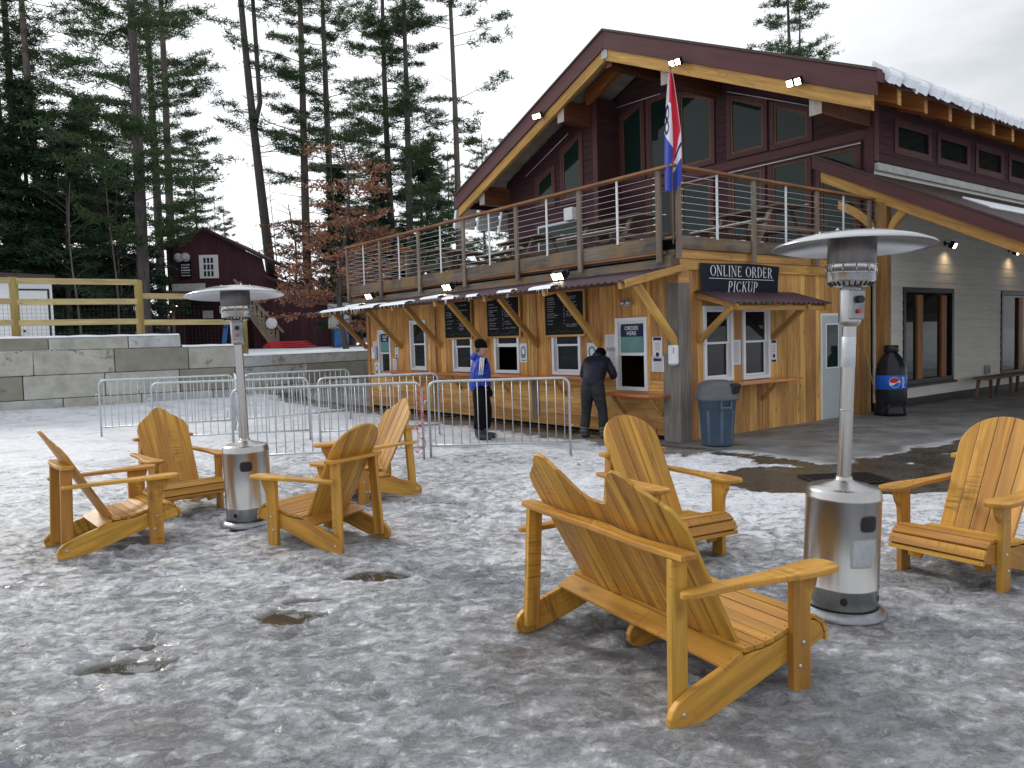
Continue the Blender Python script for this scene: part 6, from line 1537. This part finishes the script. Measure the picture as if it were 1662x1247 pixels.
variant('far', seed=41, H_=19, r0=.18, c0=4, nb=120, bl=3.0, mat='needlefar', clump=5, dead=6, L_=.26, wd=.03, gaps=.12, twigs=5)
def pv(kind, vk, label, cat, px, Y, rot=0, sc=1., group=None):
    v = PV[vk]; t, tm = place_tree(kind, label, cat, v[0], v[0][1], px, Y, zt_(Y), R_(rot), sc, group, v[1]); v[1] = tm; return t
G1 = 'tall pines behind the block wall'
for q in (
 ('tallA', 25, 37, 40, 1., 'tall dark pine, leftmost trunk at the left edge of the grove'), ('tallB', 45, 38, 160, 1.02, 'tall dark pine, second trunk from the left edge'), ('tallC', 76, 36, 250, 1., 'tall grey-barked pine, third trunk from the left edge'),
 ('tallA', 240, 34, 200, 1.04, 'thick tall dark pine rising behind the fence, left of the cabin'), ('tallB', 266, 52, 300, 1.3, 'tall pine directly behind the left end of the cabin roof'), ('tallC', 288, 50, 100, 1.3, 'tall pine just behind the peak side of the cabin roof'),
 ('tallC', 508, 50, 30, 1.32, 'tall grey straight pine between the cabin and the food stand'), ('tallB', 548, 50, 120, 1.15, 'tall pine behind the rusty-leaved oak'),
 ('tallA', 643, 44, 20, .94, 'tall pine behind the deck, left of a close pair'), ('tallA', 673, 42, 250, .9, 'tall pine behind the deck, right of a close pair'), ('tallD', 749, 42, 60, 1.05, 'tall slim pine with bare lower trunk nearest the lodge gable')):
    pv('pine_tree', q[0], q[5], 'pine tree', q[1], q[2], q[3], q[4], G1)
lean = pine_meshes(seed=27, H_=26, r0=.27, c0=8, nb=48, bl=4.2, clump=6, dead=26, fork=True, lean=-.055, gaps=.35); place_tree('pine_tree', 'tall forked pine leaning left with many bare branches', 'pine tree', lean, lean[1], 452, 49, zt_(49), 0, 1.3, G1)
for q in (('hem', -10, 33, 10, 1.05, 'dense dark hemlock at the left edge of the picture'), ('hem', 62, 35, 80, 1.08, 'dense dark hemlock behind the white shed'), ('hem2', 120, 34, 200, 1.05, 'dense dark hemlock to the right of the white shed'), ('hem', 158, 40, 290, 1.15, 'dense dark hemlock halfway between shed and thick pine'), ('hem2', 212, 38, 20, 1.0, 'low dark hemlock just left of the thick pine')):
    pv('hemlock_tree', q[0], q[5], 'hemlock tree', q[1], q[2], q[3], q[4], 'dark hemlocks behind the fence')
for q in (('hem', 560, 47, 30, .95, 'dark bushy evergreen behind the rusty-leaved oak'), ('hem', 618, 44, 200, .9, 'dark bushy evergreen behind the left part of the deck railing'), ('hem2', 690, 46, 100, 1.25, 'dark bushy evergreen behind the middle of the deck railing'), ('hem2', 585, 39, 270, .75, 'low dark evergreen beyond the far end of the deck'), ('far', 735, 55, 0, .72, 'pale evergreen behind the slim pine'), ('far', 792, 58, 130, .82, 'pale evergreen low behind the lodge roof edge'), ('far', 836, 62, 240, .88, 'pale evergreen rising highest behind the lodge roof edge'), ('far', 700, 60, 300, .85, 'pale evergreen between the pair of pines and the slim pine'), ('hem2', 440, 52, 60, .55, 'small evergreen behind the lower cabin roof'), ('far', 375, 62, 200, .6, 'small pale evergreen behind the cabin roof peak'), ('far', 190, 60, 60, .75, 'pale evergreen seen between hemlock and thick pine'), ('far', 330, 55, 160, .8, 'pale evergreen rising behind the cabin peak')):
    pv('evergreen_tree', q[0], q[5], 'evergreen tree', q[1], q[2], q[3], q[4], 'smaller evergreens behind cabin and deck')
# pines showing above the lodge roof
tp = pine_meshes(seed=55, H_=22, r0=.24, c0=12, nb=110, bl=3.4, clump=8, dead=0, fork=True, gaps=.12); place_tree('pine_tree', 'pine top with two stems showing above the lodge roof ridge', 'pine tree', tp, tp[1], 1283, 44, 0, 0, 1.0, None)
# rusty oak
def oak(seed, H_, label, px, Y, n=1., grp='rusty-leaved oaks'):
    rng = random.Random(seed); mb = MB(); vs, fs = [], []
    pts = [Vector((.25*math.sin(q*.9+seed), .1*q, H_*q/7-.2)) for q in range(8)]; mb.tube(pts, [.13*(1-.8*q/7) for q in range(8)], 7)
    for i in range(int(58*n)):
        q = rng.uniform(.18, .98); k = min(6, int(q*7)); p0 = pts[k].lerp(pts[k+1], q*7-k); az = rng.uniform(0, 6.283); L0 = (1-.6*q)*H_*.40*rng.uniform(.6, 1.1); d = Vector((math.cos(az), math.sin(az), rng.uniform(.02, .4)))
        bp = [p0+d*L0*j/4+Vector((rng.gauss(0, .05), rng.gauss(0, .05), -.05*L0*(j/4)**2)) for j in range(5)]; mb.tube(bp, [.022*(1-.7*j/4) for j in range(5)], 4, cap=False)
        if rng.random() < .34: continue
        for j in range(int(8*L0)+4):
            u = rng.uniform(.3, 1)*4; a = min(3, int(u)); b = bp[a].lerp(bp[a+1], u-a)+Vector((rng.gauss(0, .28), rng.gauss(0, .28), rng.gauss(0, .06)))
            for _ in range(7):
                o = b+Vector((rng.gauss(0, .12), rng.gauss(0, .12), rng.gauss(0, .06))); x = Vector((rng.gauss(0, 1), rng.gauss(0, 1), rng.gauss(-.5, .6))).normalized(); y = x.cross(Vector((rng.uniform(-1, 1), rng.uniform(-1, 1), rng.uniform(-1, 1)))).normalized(); l = rng.uniform(.05, .10); k_ = len(vs)
                vs += [tuple(o-x*l), tuple(o+y*l*.55), tuple(o+x*l), tuple(o-y*l*.55)]; fs.append((k_, k_+1, k_+2, k_+3))
    place_tree('oak_tree', label, 'oak tree', (mb, None, 'bark'), mesh_only('crown', vs, fs, 'oakleaf'), px, Y, zt_(Y), 0, 1., grp)
oak(3, 8.4, 'slender oak with rusty dead leaves beside the far end of the deck', 562, 30, 1.15)
oak(4, 8.6, 'oak with rusty dead leaves between the cabin and the straight grey pine', 478, 45, 1.0)
oak(6, 5.2, 'low oak with rusty dead leaves just behind the far end of the deck railing', 612, 31, .9)
# bare saplings
rng = random.Random(77)
for i, (px, Y, h) in enumerate(((192, 33, 9), (203, 36, 8), (357, 46, 9), (409, 47, 6), (418, 50, 7), (452, 44, 10), (552, 40, 12), (128, 31, 7), (700, 50, 12))):
    m = MB(); d = ray(px, 560); t = thing('bare_sapling', 'thin leafless sapling trunk standing among the evergreens', 'sapling', (d.x/d.y*Y, Y, zt_(Y)), 0, 'bare saplings'); pts = [Vector((.12*math.sin(q+i), 0, h*q/6)) for q in range(7)]; m.tube(pts, [.05*(1-.8*q/6) for q in range(7)], 5); m.build('trunk', 'barklt', t)
    m = MB()
    for _ in range(16):
        q = rng.uniform(1.5, 5.9); k = int(q); p = pts[k].lerp(pts[k+1], q-k); az = rng.uniform(0, 6.28); l = rng.uniform(.5, 1.5); e_ = p+Vector((math.cos(az)*l, math.sin(az)*l, l*rng.uniform(.3, 1))); m.tube([p, p.lerp(e_, .5)+Vector((0, 0, .1)), e_], [.013, .009, .003], 3, cap=False)
        m.tube([p.lerp(e_, .5), e_+Vector((rng.gauss(0, .3), rng.gauss(0, .3), .1))], [.007, .003], 3, cap=False)
    m.build('twigs', 'bark', t)
